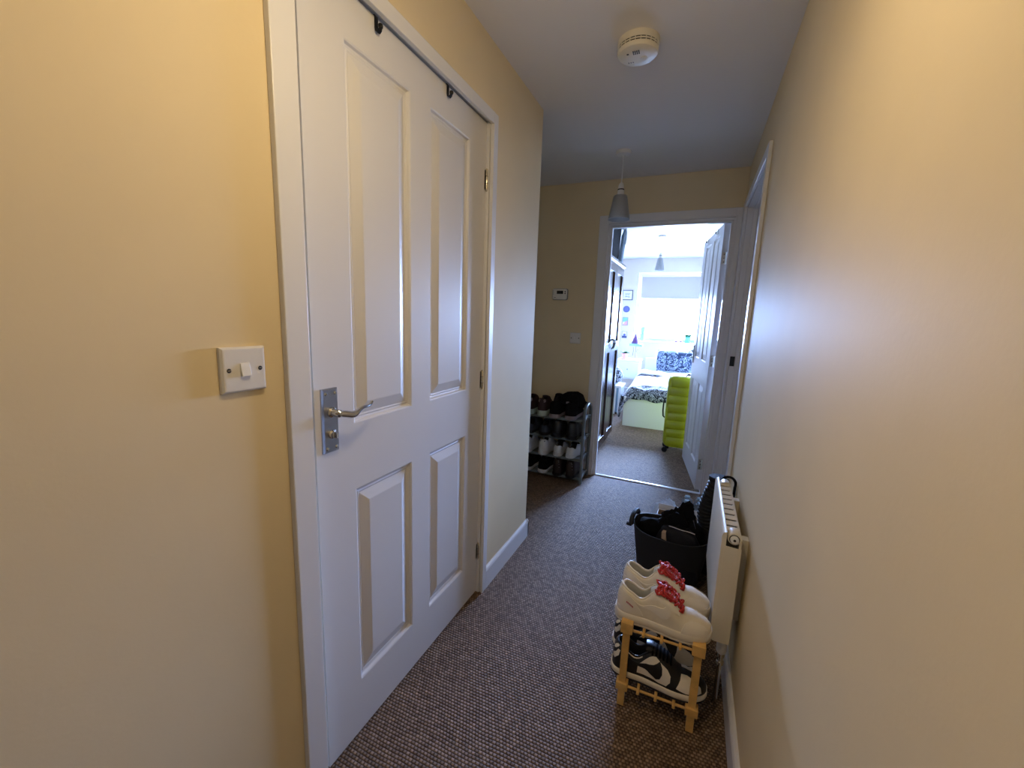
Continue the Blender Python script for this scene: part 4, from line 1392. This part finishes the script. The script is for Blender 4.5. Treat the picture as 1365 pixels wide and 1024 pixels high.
# ------------------------------------------------------------------ bed
r = thing('bed', 'white bed with a plain white footboard under the bedroom window', 'bed', (-0.705, 5.0, 0))
BW, BL = 1.20, 2.08
MB().box((0, 0, 0.0), (BW, 0.022, 0.355)).build('footboard', 'mdf_white', r, bevel=0.002)
MB().box((0, 0.022, 0.06), (0.022, BL, 0.30)).build('side_rail', 'mdf_white', r, bevel=0.002)
MB().box((BW - 0.022, 0.022, 0.06), (BW, BL, 0.30)).build('side_rail', 'mdf_white', r, bevel=0.002)
MB().box((0, BL, 0.0), (BW, BL + 0.04, 0.66)).build('headboard', 'mdf_white', r, bevel=0.003)
MB().box((0.022, 0.022, 0.20), (BW - 0.022, BL, 0.225)).build('slat_base', 'mdf_white', r)
MB().box((0.03, 0.03, 0.225), (BW - 0.03, BL - 0.005, 0.435)).build('mattress', 'mattress_grey', r, bevel=0.04, bseg=4)


# duvet: a draped sheet with thickness that falls over the foot and the left side
def duvet():
    nx, ny = 46, 60
    rows = []
    for j in range(ny + 1):
        v = j / ny
        row = []
        for i in range(nx + 1):
            u = i / nx
            x = -0.085 + u * 1.28
            y = -0.015 + v * 1.42
            top = 0.452 + 0.045 * math.exp(-((y - 0.95) / 0.28) ** 2) + 0.030 * math.exp(-((y - 0.40) / 0.25) ** 2)
            top += 0.010 * math.sin(x * 13 + 4 * math.sin(y * 5)) + 0.008 * math.sin(y * 21 + 3 * x) + 0.006 * math.sin(x * 31 - y * 17)
            e = 0.11                                   # rolls down at the foot and the left edge
            if y < e:
                t = (e - y) / (e + 0.015)
                top -= 0.105 * t ** 2.2
            if x < 0.07:
                t = (0.07 - x) / 0.155
                top -= 0.17 * t ** 1.6 + 0.06 * t * math.exp(-((y - 0.08) / 0.12) ** 2)
                x += 0.030 * t * t
            row.append(Vector((x, y, top)))
        rows.append(row)
    return rows


rows = duvet()
n = len(rows[0])


def sheet(name, j0, j1, m, parent, th=0.022):
    rr = rows[j0:j1 + 1]
    V = [p for q in rr for p in q] + [p - Vector((0, 0, th)) for q in rr for p in q]
    k = len(rr) * n
    F = []
    for j in range(len(rr) - 1):
        for i in range(n - 1):
            a = j * n + i
            F.append((a, a + 1, a + n + 1, a + n))
            F.append((a + k, a + n + k, a + n + 1 + k, a + 1 + k))
    for j in range(len(rr) - 1):
        a = j * n
        F.append((a, a + n, a + n + k, a + k))
        a = j * n + n - 1
        F.append((a + n, a, a + k, a + n + k))
    for i in range(n - 1):
        F.append((i + 1, i, i + k, i + 1 + k))
        a = (len(rr) - 1) * n + i
        F.append((a, a + 1, a + 1 + k, a + k))
    return MB().add(V, F).build(name, m, parent, angle=60)


dv = thing('duvet', 'rumpled white duvet with a dark patterned foot end spread over the bed', 'duvet', (-0.705, 5.0, 0))
sheet('patterned_end', 0, 11, 'charcoal_pattern', dv)
sheet('white_cover', 11, 60, 'white_cotton', dv)
# folded-over end of the duvet further up, with a dark underside
rings = []
for i in range(41):
    x = -0.06 + 1.22 * i / 40
    zz = 0.500 + 0.012 * math.sin(x * 11) + 0.006 * math.sin(x * 27) - (0.16 * ((0.05 - x) / 0.11) ** 1.5 if x < 0.05 else 0)
    y0 = 1.02 + 0.03 * math.sin(x * 5)
    rings.append([(x, y0, zz - 0.005), (x, y0 - 0.014, zz + 0.014), (x, y0 + 0.01, zz + 0.036), (x, y0 + 0.22, zz + 0.040 + 0.006 * math.sin(x * 19)), (x, y0 + 0.46, zz + 0.010), (x, y0 + 0.46, zz - 0.02)])
MB().loft(rings).build('turned_fold', 'white_cotton', dv, angle=70)
rings = []
for i in range(31):
    x = -0.062 + 1.20 * i / 30
    zz = 0.495 + 0.012 * math.sin(x * 11) + 0.006 * math.sin(x * 27) - (0.16 * ((0.05 - x) / 0.11) ** 1.5 if x < 0.05 else 0)
    y0 = 1.015 + 0.03 * math.sin(x * 5)
    rings.append([(x, y0 - 0.012, zz - 0.012), (x, y0 - 0.020, zz + 0.000), (x, y0 - 0.010, zz + 0.012), (x, y0 + 0.02, zz + 0.002)])
MB().loft(rings).build('fold_underside', 'charcoal_pattern', dv, angle=70)
# corner that hangs down past the footboard
rings = []
for i in range(10):
    t = i / 9
    c = Vector((-0.030 - 0.030 * math.sin(t * 1.6), 0.10 - 0.02 * t, 0.36 - 0.27 * t))
    rr = 0.032 * (1 - 0.45 * t)
    rings.append([c + Vector((rr * math.cos(a) * 0.7, 2.2 * rr * math.sin(a) * (1 + 0.2 * math.sin(3 * a)), 0.008 * math.sin(2 * a))) for a in [2 * PI * j / 14 for j in range(14)]])
MB().loft(rings).build('hanging_corner', 'charcoal_pattern', dv, angle=70)


def pillow(name, label, loc, w, h, d, m, tilt, group=None):
    r = thing(name, label, 'pillow', loc, 0, group)
    mb = MB()
    nx, nz = 18, 12
    V, F = [], []
    for sgn in (-1, 1):
        for j in range(nz + 1):
            for i in range(nx + 1):
                a, b_ = -1 + 2 * i / nx, -1 + 2 * j / nz
                k = ((1 - a ** 4) * (1 - b_ ** 4)) ** 0.5
                pinch = 1 - 0.06 * (abs(a) ** 3) * (1 - abs(b_))
                V.append(Vector((a * w / 2 * (1 - 0.05 * b_ * b_), sgn * d / 2 * k + 0.004 * math.sin(7 * a + 5 * b_) * k, b_ * h / 2 * pinch)))
    off = (nx + 1) * (nz + 1)
    for j in range(nz):
        for i in range(nx):
            a = j * (nx + 1) + i
            F.append((a, a + 1, a + nx + 2, a + nx + 1))
            F.append((a + off, a + nx + 1 + off, a + nx + 2 + off, a + 1 + off))
    mtx = Matrix.Rotation(tilt, 4, 'X')
    mb.add(V, F, mtx)
    mb.build('pillow_case', m, r, angle=80)
    # flange around the edge
    pts = []
    for i in range(41):
        t = 2 * PI * i / 40
        cx, sz = math.cos(t), math.sin(t)
        pts.append(mtx @ Vector((w / 2 * math.copysign(abs(cx) ** 0.35, cx), 0, h / 2 * math.copysign(abs(sz) ** 0.35, sz))))
    MB().tube(pts[:-1], 0.012, 6, True).build('border', 'white_cotton', r, angle=80)


pillow('bed_pillow', 'navy and white patterned pillow propped against the headboard of the bed', (-0.245, 6.895, 0.645), 0.56, 0.33, 0.12, 'navy_pattern', -0.20)
pillow('bed_pillow', 'plain white pillow standing behind the navy patterned pillow', (-0.19, 7.030, 0.675), 0.62, 0.33, 0.07, 'white_cotton', -0.10)

# ------------------------------------------------------------------ suitcase behind the open door
r = thing('suitcase', 'lime green ribbed hard-shell suitcase standing behind the open bedroom door', 'suitcase', (-0.190, 4.135, 0), 0.03)
SW, SD, SZ0, SZ1 = 0.47, 0.26, 0.055, 0.755


def shell_ring(y, inset):
    n_ = 7
    rad = 0.060
    pts = []
    w_, h_ = SW / 2 - inset, (SZ1 - SZ0) / 2 - inset
    for cx, cz, a0 in ((w_ - rad, h_ - rad, 0), (-w_ + rad, h_ - rad, PI / 2), (-w_ + rad, -h_ + rad, PI), (w_ - rad, -h_ + rad, 1.5 * PI)):
        for i in range(n_ + 1):
            a = a0 + i / n_ * PI / 2
            pts.append((SW / 2 + cx + rad * math.cos(a), y, (SZ0 + SZ1) / 2 + cz + rad * math.sin(a)))
    return pts


MB().loft([shell_ring(0.012, 0.018), shell_ring(0.022, 0.006), shell_ring(0.05, 0.0), shell_ring(SD / 2 - 0.006, 0.0)]).build('front_shell', 'lime_shell', r, angle=50)
MB().loft([shell_ring(SD / 2 + 0.006, 0.0), shell_ring(SD - 0.05, 0.0), shell_ring(SD - 0.015, 0.006), shell_ring(SD, 0.025)]).build('back_shell', 'lime_shell', r, angle=50)
MB().loft([shell_ring(SD / 2 - 0.007, -0.003), shell_ring(SD / 2 + 0.007, -0.003)]).build('zip_band', 'lime_trim', r)
nb = 8
bh = (SZ1 - SZ0 - 0.05) / nb
for k in range(nb):
    z0 = SZ0 + 0.025 + k * bh
    prof = [(0.0, 0.013), (0.010, 0.002), (bh * 0.55, -0.004), (bh - 0.006, 0.000), (bh, 0.013)]
    xi = 0.030 if k in (0, nb - 1) else 0.016
    rings = []
    for x, dy in ((xi, 0.012), (xi + 0.012, 0.002), (SW - xi - 0.012, 0.002), (SW - xi, 0.012)):
        rings.append([(x, min(y + dy, 0.014), z0 + z) for z, y in prof] + [(x, 0.020, z0 + bh), (x, 0.020, z0)])
    MB().loft(rings).build('rib', 'lime_shell', r, angle=60)
for wx in (0.045, SW - 0.045):
    for wy in (0.035, SD - 0.04):
        f = MB().box((wx - 0.018, wy - 0.016, 0.040), (wx + 0.018, wy + 0.016, 0.066)).build('wheel_fork', 'black_plastic', r, bevel=0.004)
        MB().lathe([(0.018, -0.011), (0.025, -0.008), (0.025, 0.008), (0.018, 0.011)], seg=20, mtx=Matrix.Translation((wx - 0.022, wy, 0.025)) @ Matrix.Rotation(PI / 2, 4, 'X')).build('wheel', 'black_plastic', f)
pts = [(-0.001, SD / 2 - 0.035, 0.33), (-0.018, SD / 2 - 0.035, 0.345), (-0.024, SD / 2 - 0.035, 0.40), (-0.024, SD / 2 - 0.035, 0.46), (-0.018, SD / 2 - 0.035, 0.515), (-0.001, SD / 2 - 0.035, 0.53)]
MB().tube(pts, 0.007, 8).build('side_handle', 'black_plastic', r)
pts = [(SW / 2 - 0.08, 0.06, SZ1 - 0.002), (SW / 2 - 0.07, 0.06, SZ1 + 0.018), (SW / 2 + 0.07, 0.06, SZ1 + 0.018), (SW / 2 + 0.08, 0.06, SZ1 - 0.002)]
MB().tube(pts, 0.008, 8).build('top_handle', 'black_plastic', r)

# ------------------------------------------------------------------ wardrobe
WY0, WY1, WDX, WTZ = 3.585, 4.40, 0.58, 1.80
r = thing('wardrobe', 'tall glossy dark brown two-door wardrobe inside the bedroom on the left', 'wardrobe', (-0.722, WY0, 0))
WL = WY1 - WY0
MB().box((-WDX, 0, 0.07), (-0.026, WL, WTZ - 0.03)).build('carcass', 'dark_wood', r, bevel=0.002)
MB().box((-WDX + 0.01, 0.01, 0.0), (-0.040, WL - 0.01, 0.07)).build('plinth', 'dark_wood', r)
MB().loft([[(-WDX - 0.01, -0.012, z), (0.004 + o_, -0.012, z), (0.004 + o_, WL + 0.012, z), (-WDX - 0.01, WL + 0.012, z)] for z, o_ in ((WTZ - 0.030, -0.010), (WTZ - 0.018, 0.006), (WTZ, 0.010))]).build('cornice', 'dark_wood', r, smooth=False)
for k in range(2):
    y0 = 0.004 + k * (WL / 2)
    y1 = y0 + WL / 2 - 0.008
    st_ = 0.062
    zs_ = [0.075, 0.15, 0.955, 1.045, 1.69, 1.765]
    mb = MB()
    mb.box((-0.026, y0, zs_[0]), (0, y0 + st_, zs_[5])).box((-0.026, y1 - st_, zs_[0]), (0, y1, zs_[5]))
    for a, b_ in ((0, 1), (2, 3), (4, 5)):
        mb.box((-0.026, y0 + st_, zs_[a]), (0, y1 - st_, zs_[b_]))
    d = mb.build('door', 'dark_wood', r, bevel=0.0015)
    for a, b_ in ((1, 2), (3, 4)):
        MB().box((-0.024, y0 + st_, zs_[a]), (-0.014, y1 - st_, zs_[b_])).build('door_panel', 'dark_wood', d)
    hy = y1 - 0.030 if k == 0 else y1 - 0.05
    hy = (WL / 2 - 0.035) if k == 0 else (WL / 2 + 0.045)
    pts = [(0.0, hy, 1.075), (0.018, hy, 1.07), (0.026, hy, 1.045), (0.022, hy, 1.01), (0.010, hy, 0.985)]
    MB().tube(pts, [0.006, 0.006, 0.007, 0.006, 0.005], 8).build('handle', 'black_metal', d)
    MB().lathe([(0.011, 0), (0.011, 0.003), (0.007, 0.005)], seg=14, mtx=Matrix.Translation((0, hy, 1.075)) @ Matrix.Rotation(PI / 2, 4, 'Y')).build('handle_rose', 'black_metal', d)

# on top of the wardrobe
r = thing('black_holdall', 'black holdall on top of the dark wardrobe', 'bag', (-0.985, 3.925, WTZ))
rings = []
for i in range(9):
    y = -0.27 + 0.54 * i / 8
    k = 1 - 0.03 * (abs(i - 4) / 4) ** 3
    rings.append([(x * k * 2.4, y + 0.07 * (zz + 0.1) / 0.2, 0.208 + zz * 2.05 * k + 0.003 * math.sin(9 * x + i)) for x, zz, _ in ell(0.10, 0.10, 0, 32, p=9)])
MB().loft(rings).build('body', 'black_fabric', r, angle=70)
MB().tube([(-0.03, -0.20 + 0.04 * i, 0.415 + 0.001 * i) for i in range(11)], 0.003, 6).build('zip', 'silver_zip', r)
r = thing('drawstring_sack', 'blue grey drawstring sack standing on the wardrobe beside the black holdall', 'bag', (-0.742, 4.235, WTZ))
rings = []
for i in range(13):
    t = i / 12
    rr = 0.052 * (1 - 0.05 * math.sin(t * 6)) * (1 if t < 0.75 else 1 - 0.72 * ((t - 0.75) / 0.25) ** 0.8)
    rings.append([(rr * 0.45 * math.cos(a) * (1 + 0.06 * math.sin(6 * a + 4 * t)) + 0.012 * t, 0.085 * t + rr * 0.9 * math.sin(a) * (1 + 0.06 * math.sin(5 * a)), 0.36 * t) for a in [2 * PI * j / 22 for j in range(22)]])
MB().loft(rings).build('body', 'blue_grey_nylon', r, angle=70)
MB().tube([(0.0 + 0.022 * math.cos(a), 0.07 + 0.025 * math.sin(a) * 0.7, 0.355 + 0.020 * math.sin(a)) for a in [2 * PI * j / 18 for j in range(18)]], 0.005, 8, True).build('drawstring', 'white_cotton', r)
MB().tube([(0.020, 0.07, 0.35), (0.034, 0.055, 0.30), (0.036, 0.04, 0.24), (0.034, 0.03, 0.19)], 0.006, 8).build('drawstring', 'white_cotton', r)

# ------------------------------------------------------------------ bedside table and things on it
r = thing('bedside_table', 'white bedside table with one drawer left of the bed head', 'table', (-1.085, 6.62, 0))
MB().box((0, 0, 0.345), (0.335, 0.34, 0.62)).build('drawer_box', 'mdf_white', r, bevel=0.002)
MB().box((-0.008, -0.012, 0.62), (0.343, 0.352, 0.648)).build('table_top', 'mdf_white', r, bevel=0.003)
d = MB().box((0.012, -0.016, 0.365), (0.323, 0.0, 0.605)).build('drawer', 'mdf_white', r, bevel=0.002)
MB().lathe([(0.008, 0), (0.006, 0.012), (0.013, 0.018), (0.010, 0.026)], seg=14, mtx=Matrix.Translation((0.1675, -0.016, 0.50)) @ Matrix.Rotation(PI / 2, 4, 'X')).build('knob', 'satin_steel', d)
for lx in (0.02, 0.315):
    for ly in (0.02, 0.32):
        MB().loft([[(lx - q_, ly - q_, z), (lx + q_, ly - q_, z), (lx + q_, ly + q_, z), (lx - q_, ly + q_, z)] for z, q_ in ((0.0, 0.012), (0.345, 0.018))]).build('leg', 'mdf_white', r, smooth=False)


def plant(name, label, loc, pot, rpot, hpot, nleaf, spread, seed):
    r = thing(name, label, 'plant', loc)
    MB().lathe([(rpot * 0.72, 0), (rpot * 0.76, 0.003), (rpot, hpot - 0.008), (rpot * 1.06, hpot - 0.008), (rpot * 1.06, hpot), (rpot * 0.92, hpot), (rpot * 0.88, hpot - 0.012), (0.001, hpot - 0.012)], seg=24, cap1=False).build('pot', pot, r)
    rnd = random.Random(seed)
    for k in range(nleaf):
        a = 2 * PI * k / nleaf + rnd.uniform(-.3, .3)
        ln = spread * rnd.uniform(0.6, 1.0)
        up = rnd.uniform(0.35, 1.1)
        rings = []
        for i in range(6):
            t = i / 5
            wv = max(0.0008, 0.030 * math.sin(PI * (0.08 + 0.92 * t) ** 0.9))
            c = Vector((math.cos(a) * ln * t, math.sin(a) * ln * t, hpot - 0.012 + ln * up * t * (1.25 - 0.7 * t)))
            sd = Vector((-math.sin(a), math.cos(a), 0))
            rings.append([c - sd * wv, c + Vector((0, 0, -0.004)), c + sd * wv, c + Vector((0, 0, 0.0015))])
        MB().loft(rings).build('leaf', 'leaf_green', r, angle=80)
    return r


plant('potted_plant', 'small green leafy plant in a pink pot on the bedside table', (-1.005, 6.80, 0.648), 'pink_pot', 0.050, 0.085, 11, 0.085, 3)
plant('potted_plant', 'bushy green plant in an aqua pot on the bedroom window sill', (-0.105, 7.345, WZ0), 'aqua_pot', 0.052, 0.095, 19, 0.135, 8)
o = MB().box((-0.035, -0.022, 0), (0.035, 0.022, 0.014)).build('pink_book', 'rose_print', bevel=0.002)
o.location = (-1.005, 6.665, 0.648)
tag(o, 'small pink notebook on the front edge of the bedside table', 'book')

# jewellery stand: base, stem with a ring, tray
r = thing('jewellery_stand', 'pale blue jewellery stand with a tray top on the bedside table', 'stand', (-0.845, 6.84, 0.648))
MB().lathe([(0.070, 0), (0.070, 0.008), (0.02, 0.014)], seg=26).build('base', 'pale_blue', r)
MB().lathe([(0.007, 0.01), (0.007, 0.21)], seg=12).build('stem', 'grey_tab', r)
MB().box((-0.10, -0.055, 0.205), (0.10, 0.055, 0.245)).build('tray', 'pale_blue', r, bevel=0.004)
MB().tube([(0.045 + 0.030 * math.cos(a), -0.01, 0.125 + 0.030 * math.sin(a)) for a in [2 * PI * j / 22 for j in range(22)]], 0.0035, 6, True).build('ring_holder', 'grey_tab', r)
MB().tube([(-0.04, 0, 0.19), (-0.035, 0, 0.12), (-0.045, 0, 0.05)], 0.004, 6).build('necklace', 'indigo_print', r)
MB().tube([(0.0, 0, 0.122), (0.017, -0.01, 0.125)], 0.0035, 6).build('arm', 'grey_tab', r)
r = thing('purple_cone', 'purple felt cone standing on the tray of the jewellery stand', 'ornament', (-0.862, 6.835, 0.893))
MB().lathe([(0.057, 0), (0.058, 0.004), (0.010, 0.142), (0.006, 0.148), (0.001, 0.150)], seg=28).build('cone', 'purple_felt', r)
MB().lathe([(0.0585, 0.0), (0.0600, 0.005), (0.0570, 0.010)], seg=28).build('hem', 'navy_print', r)
r = thing('glass_vase', 'pale blue glass vase with a pink flower on the left of the window sill', 'vase', (-0.815, 7.345, WZ0))
MB().lathe([(0.034, 0), (0.040, 0.004), (0.042, 0.10), (0.036, 0.20), (0.040, 0.235), (0.036, 0.235), (0.032, 0.20), (0.038, 0.10), (0.034, 0.008)], seg=24, cap1=False).build('vase_body', 'pale_blue', r)
MB().tube([(0, 0, 0.02), (0.01, 0, 0.18), (0.03, -0.01, 0.275)], 0.003, 6).build('flower_stem', 'leaf_green', r)
for k in range(6):
    a = 2 * PI * k / 6
    MB().lathe([(0.001, -0.010), (0.012, -0.004), (0.013, 0.004), (0.001, 0.010)], c=(0.03 + 0.016 * math.cos(a), -0.01 + 0.004 * math.sin(a), 0.278 + 0.016 * math.sin(a)), seg=10).build('petal', 'rose_print', r)
# small ornaments on the sill
r = thing('bird_ornament', 'small lilac ceramic bird ornament on the window sill left of the aqua pot', 'ornament', (-0.275, 7.345, WZ0))
MB().lathe([(0.001, 0.0), (0.020, 0.004), (0.028, 0.020), (0.024, 0.036), (0.001, 0.046)], seg=18).build('body', 'lilac_ceramic', r)
MB().lathe([(0.001, -0.014), (0.012, -0.008), (0.014, 0.0), (0.010, 0.010), (0.001, 0.014)], c=(0.014, 0, 0.052), seg=14).build('head', 'lilac_ceramic', r)
MB().tube([(-0.02, 0, 0.020), (-0.05, 0, 0.016), (-0.085, 0, 0.006)], [0.010, 0.006, 0.002], 8).build('tail', 'lilac_ceramic', r)
r = thing('dome_ornament', 'small lilac ceramic dome on the window sill beside the bird ornament', 'ornament', (-0.205, 7.345, WZ0))
MB().lathe([(0.030, 0), (0.031, 0.004), (0.027, 0.022), (0.016, 0.036), (0.001, 0.041)], seg=20).build('dome', 'lilac_ceramic', r)
MB().lathe([(0.004, 0.040), (0.006, 0.046), (0.001, 0.051)], seg=10).build('knob', 'lilac_ceramic', r)

# hamper with patterned bedding between wardrobe and bedside table
r = thing('laundry_hamper', 'pale blue slatted hamper between the wardrobe and the bedside table', 'hamper', (-1.005, 5.72, 0))
MB().loft([[(-0.16, -0.15, z), (0.16, -0.15, z), (0.16, 0.15, z), (-0.16, 0.15, z)] for z in (0.02, 0.36)]).build('basket', 'pale_blue', r, bevel=0.01)
for k in range(7):
    x = -0.15 + 0.05 * k
    MB().box((x - 0.010, -0.158, 0.0), (x + 0.010, -0.150, 0.385)).build('slat', 'mdf_white', r)
for k in range(6):
    y = -0.125 + 0.05 * k
    MB().box((0.160, y - 0.010, 0.0), (0.168, y + 0.010, 0.385)).build('slat', 'mdf_white', r)
MB().box((-0.168, -0.166, 0.36), (0.176, 0.16, 0.39)).build('hamper_rim', 'mdf_white', r, bevel=0.003)
o = blob('patterned_blanket', 'charcoal_pattern', None, (0, 0, 0), (0.165, 0.15, 0.13), 9, 0.08, 26)
o.location = (-1.005, 5.72, 0.505)
tag(o, 'black and white patterned blanket heaped on the hamper beside the wardrobe', 'blanket')
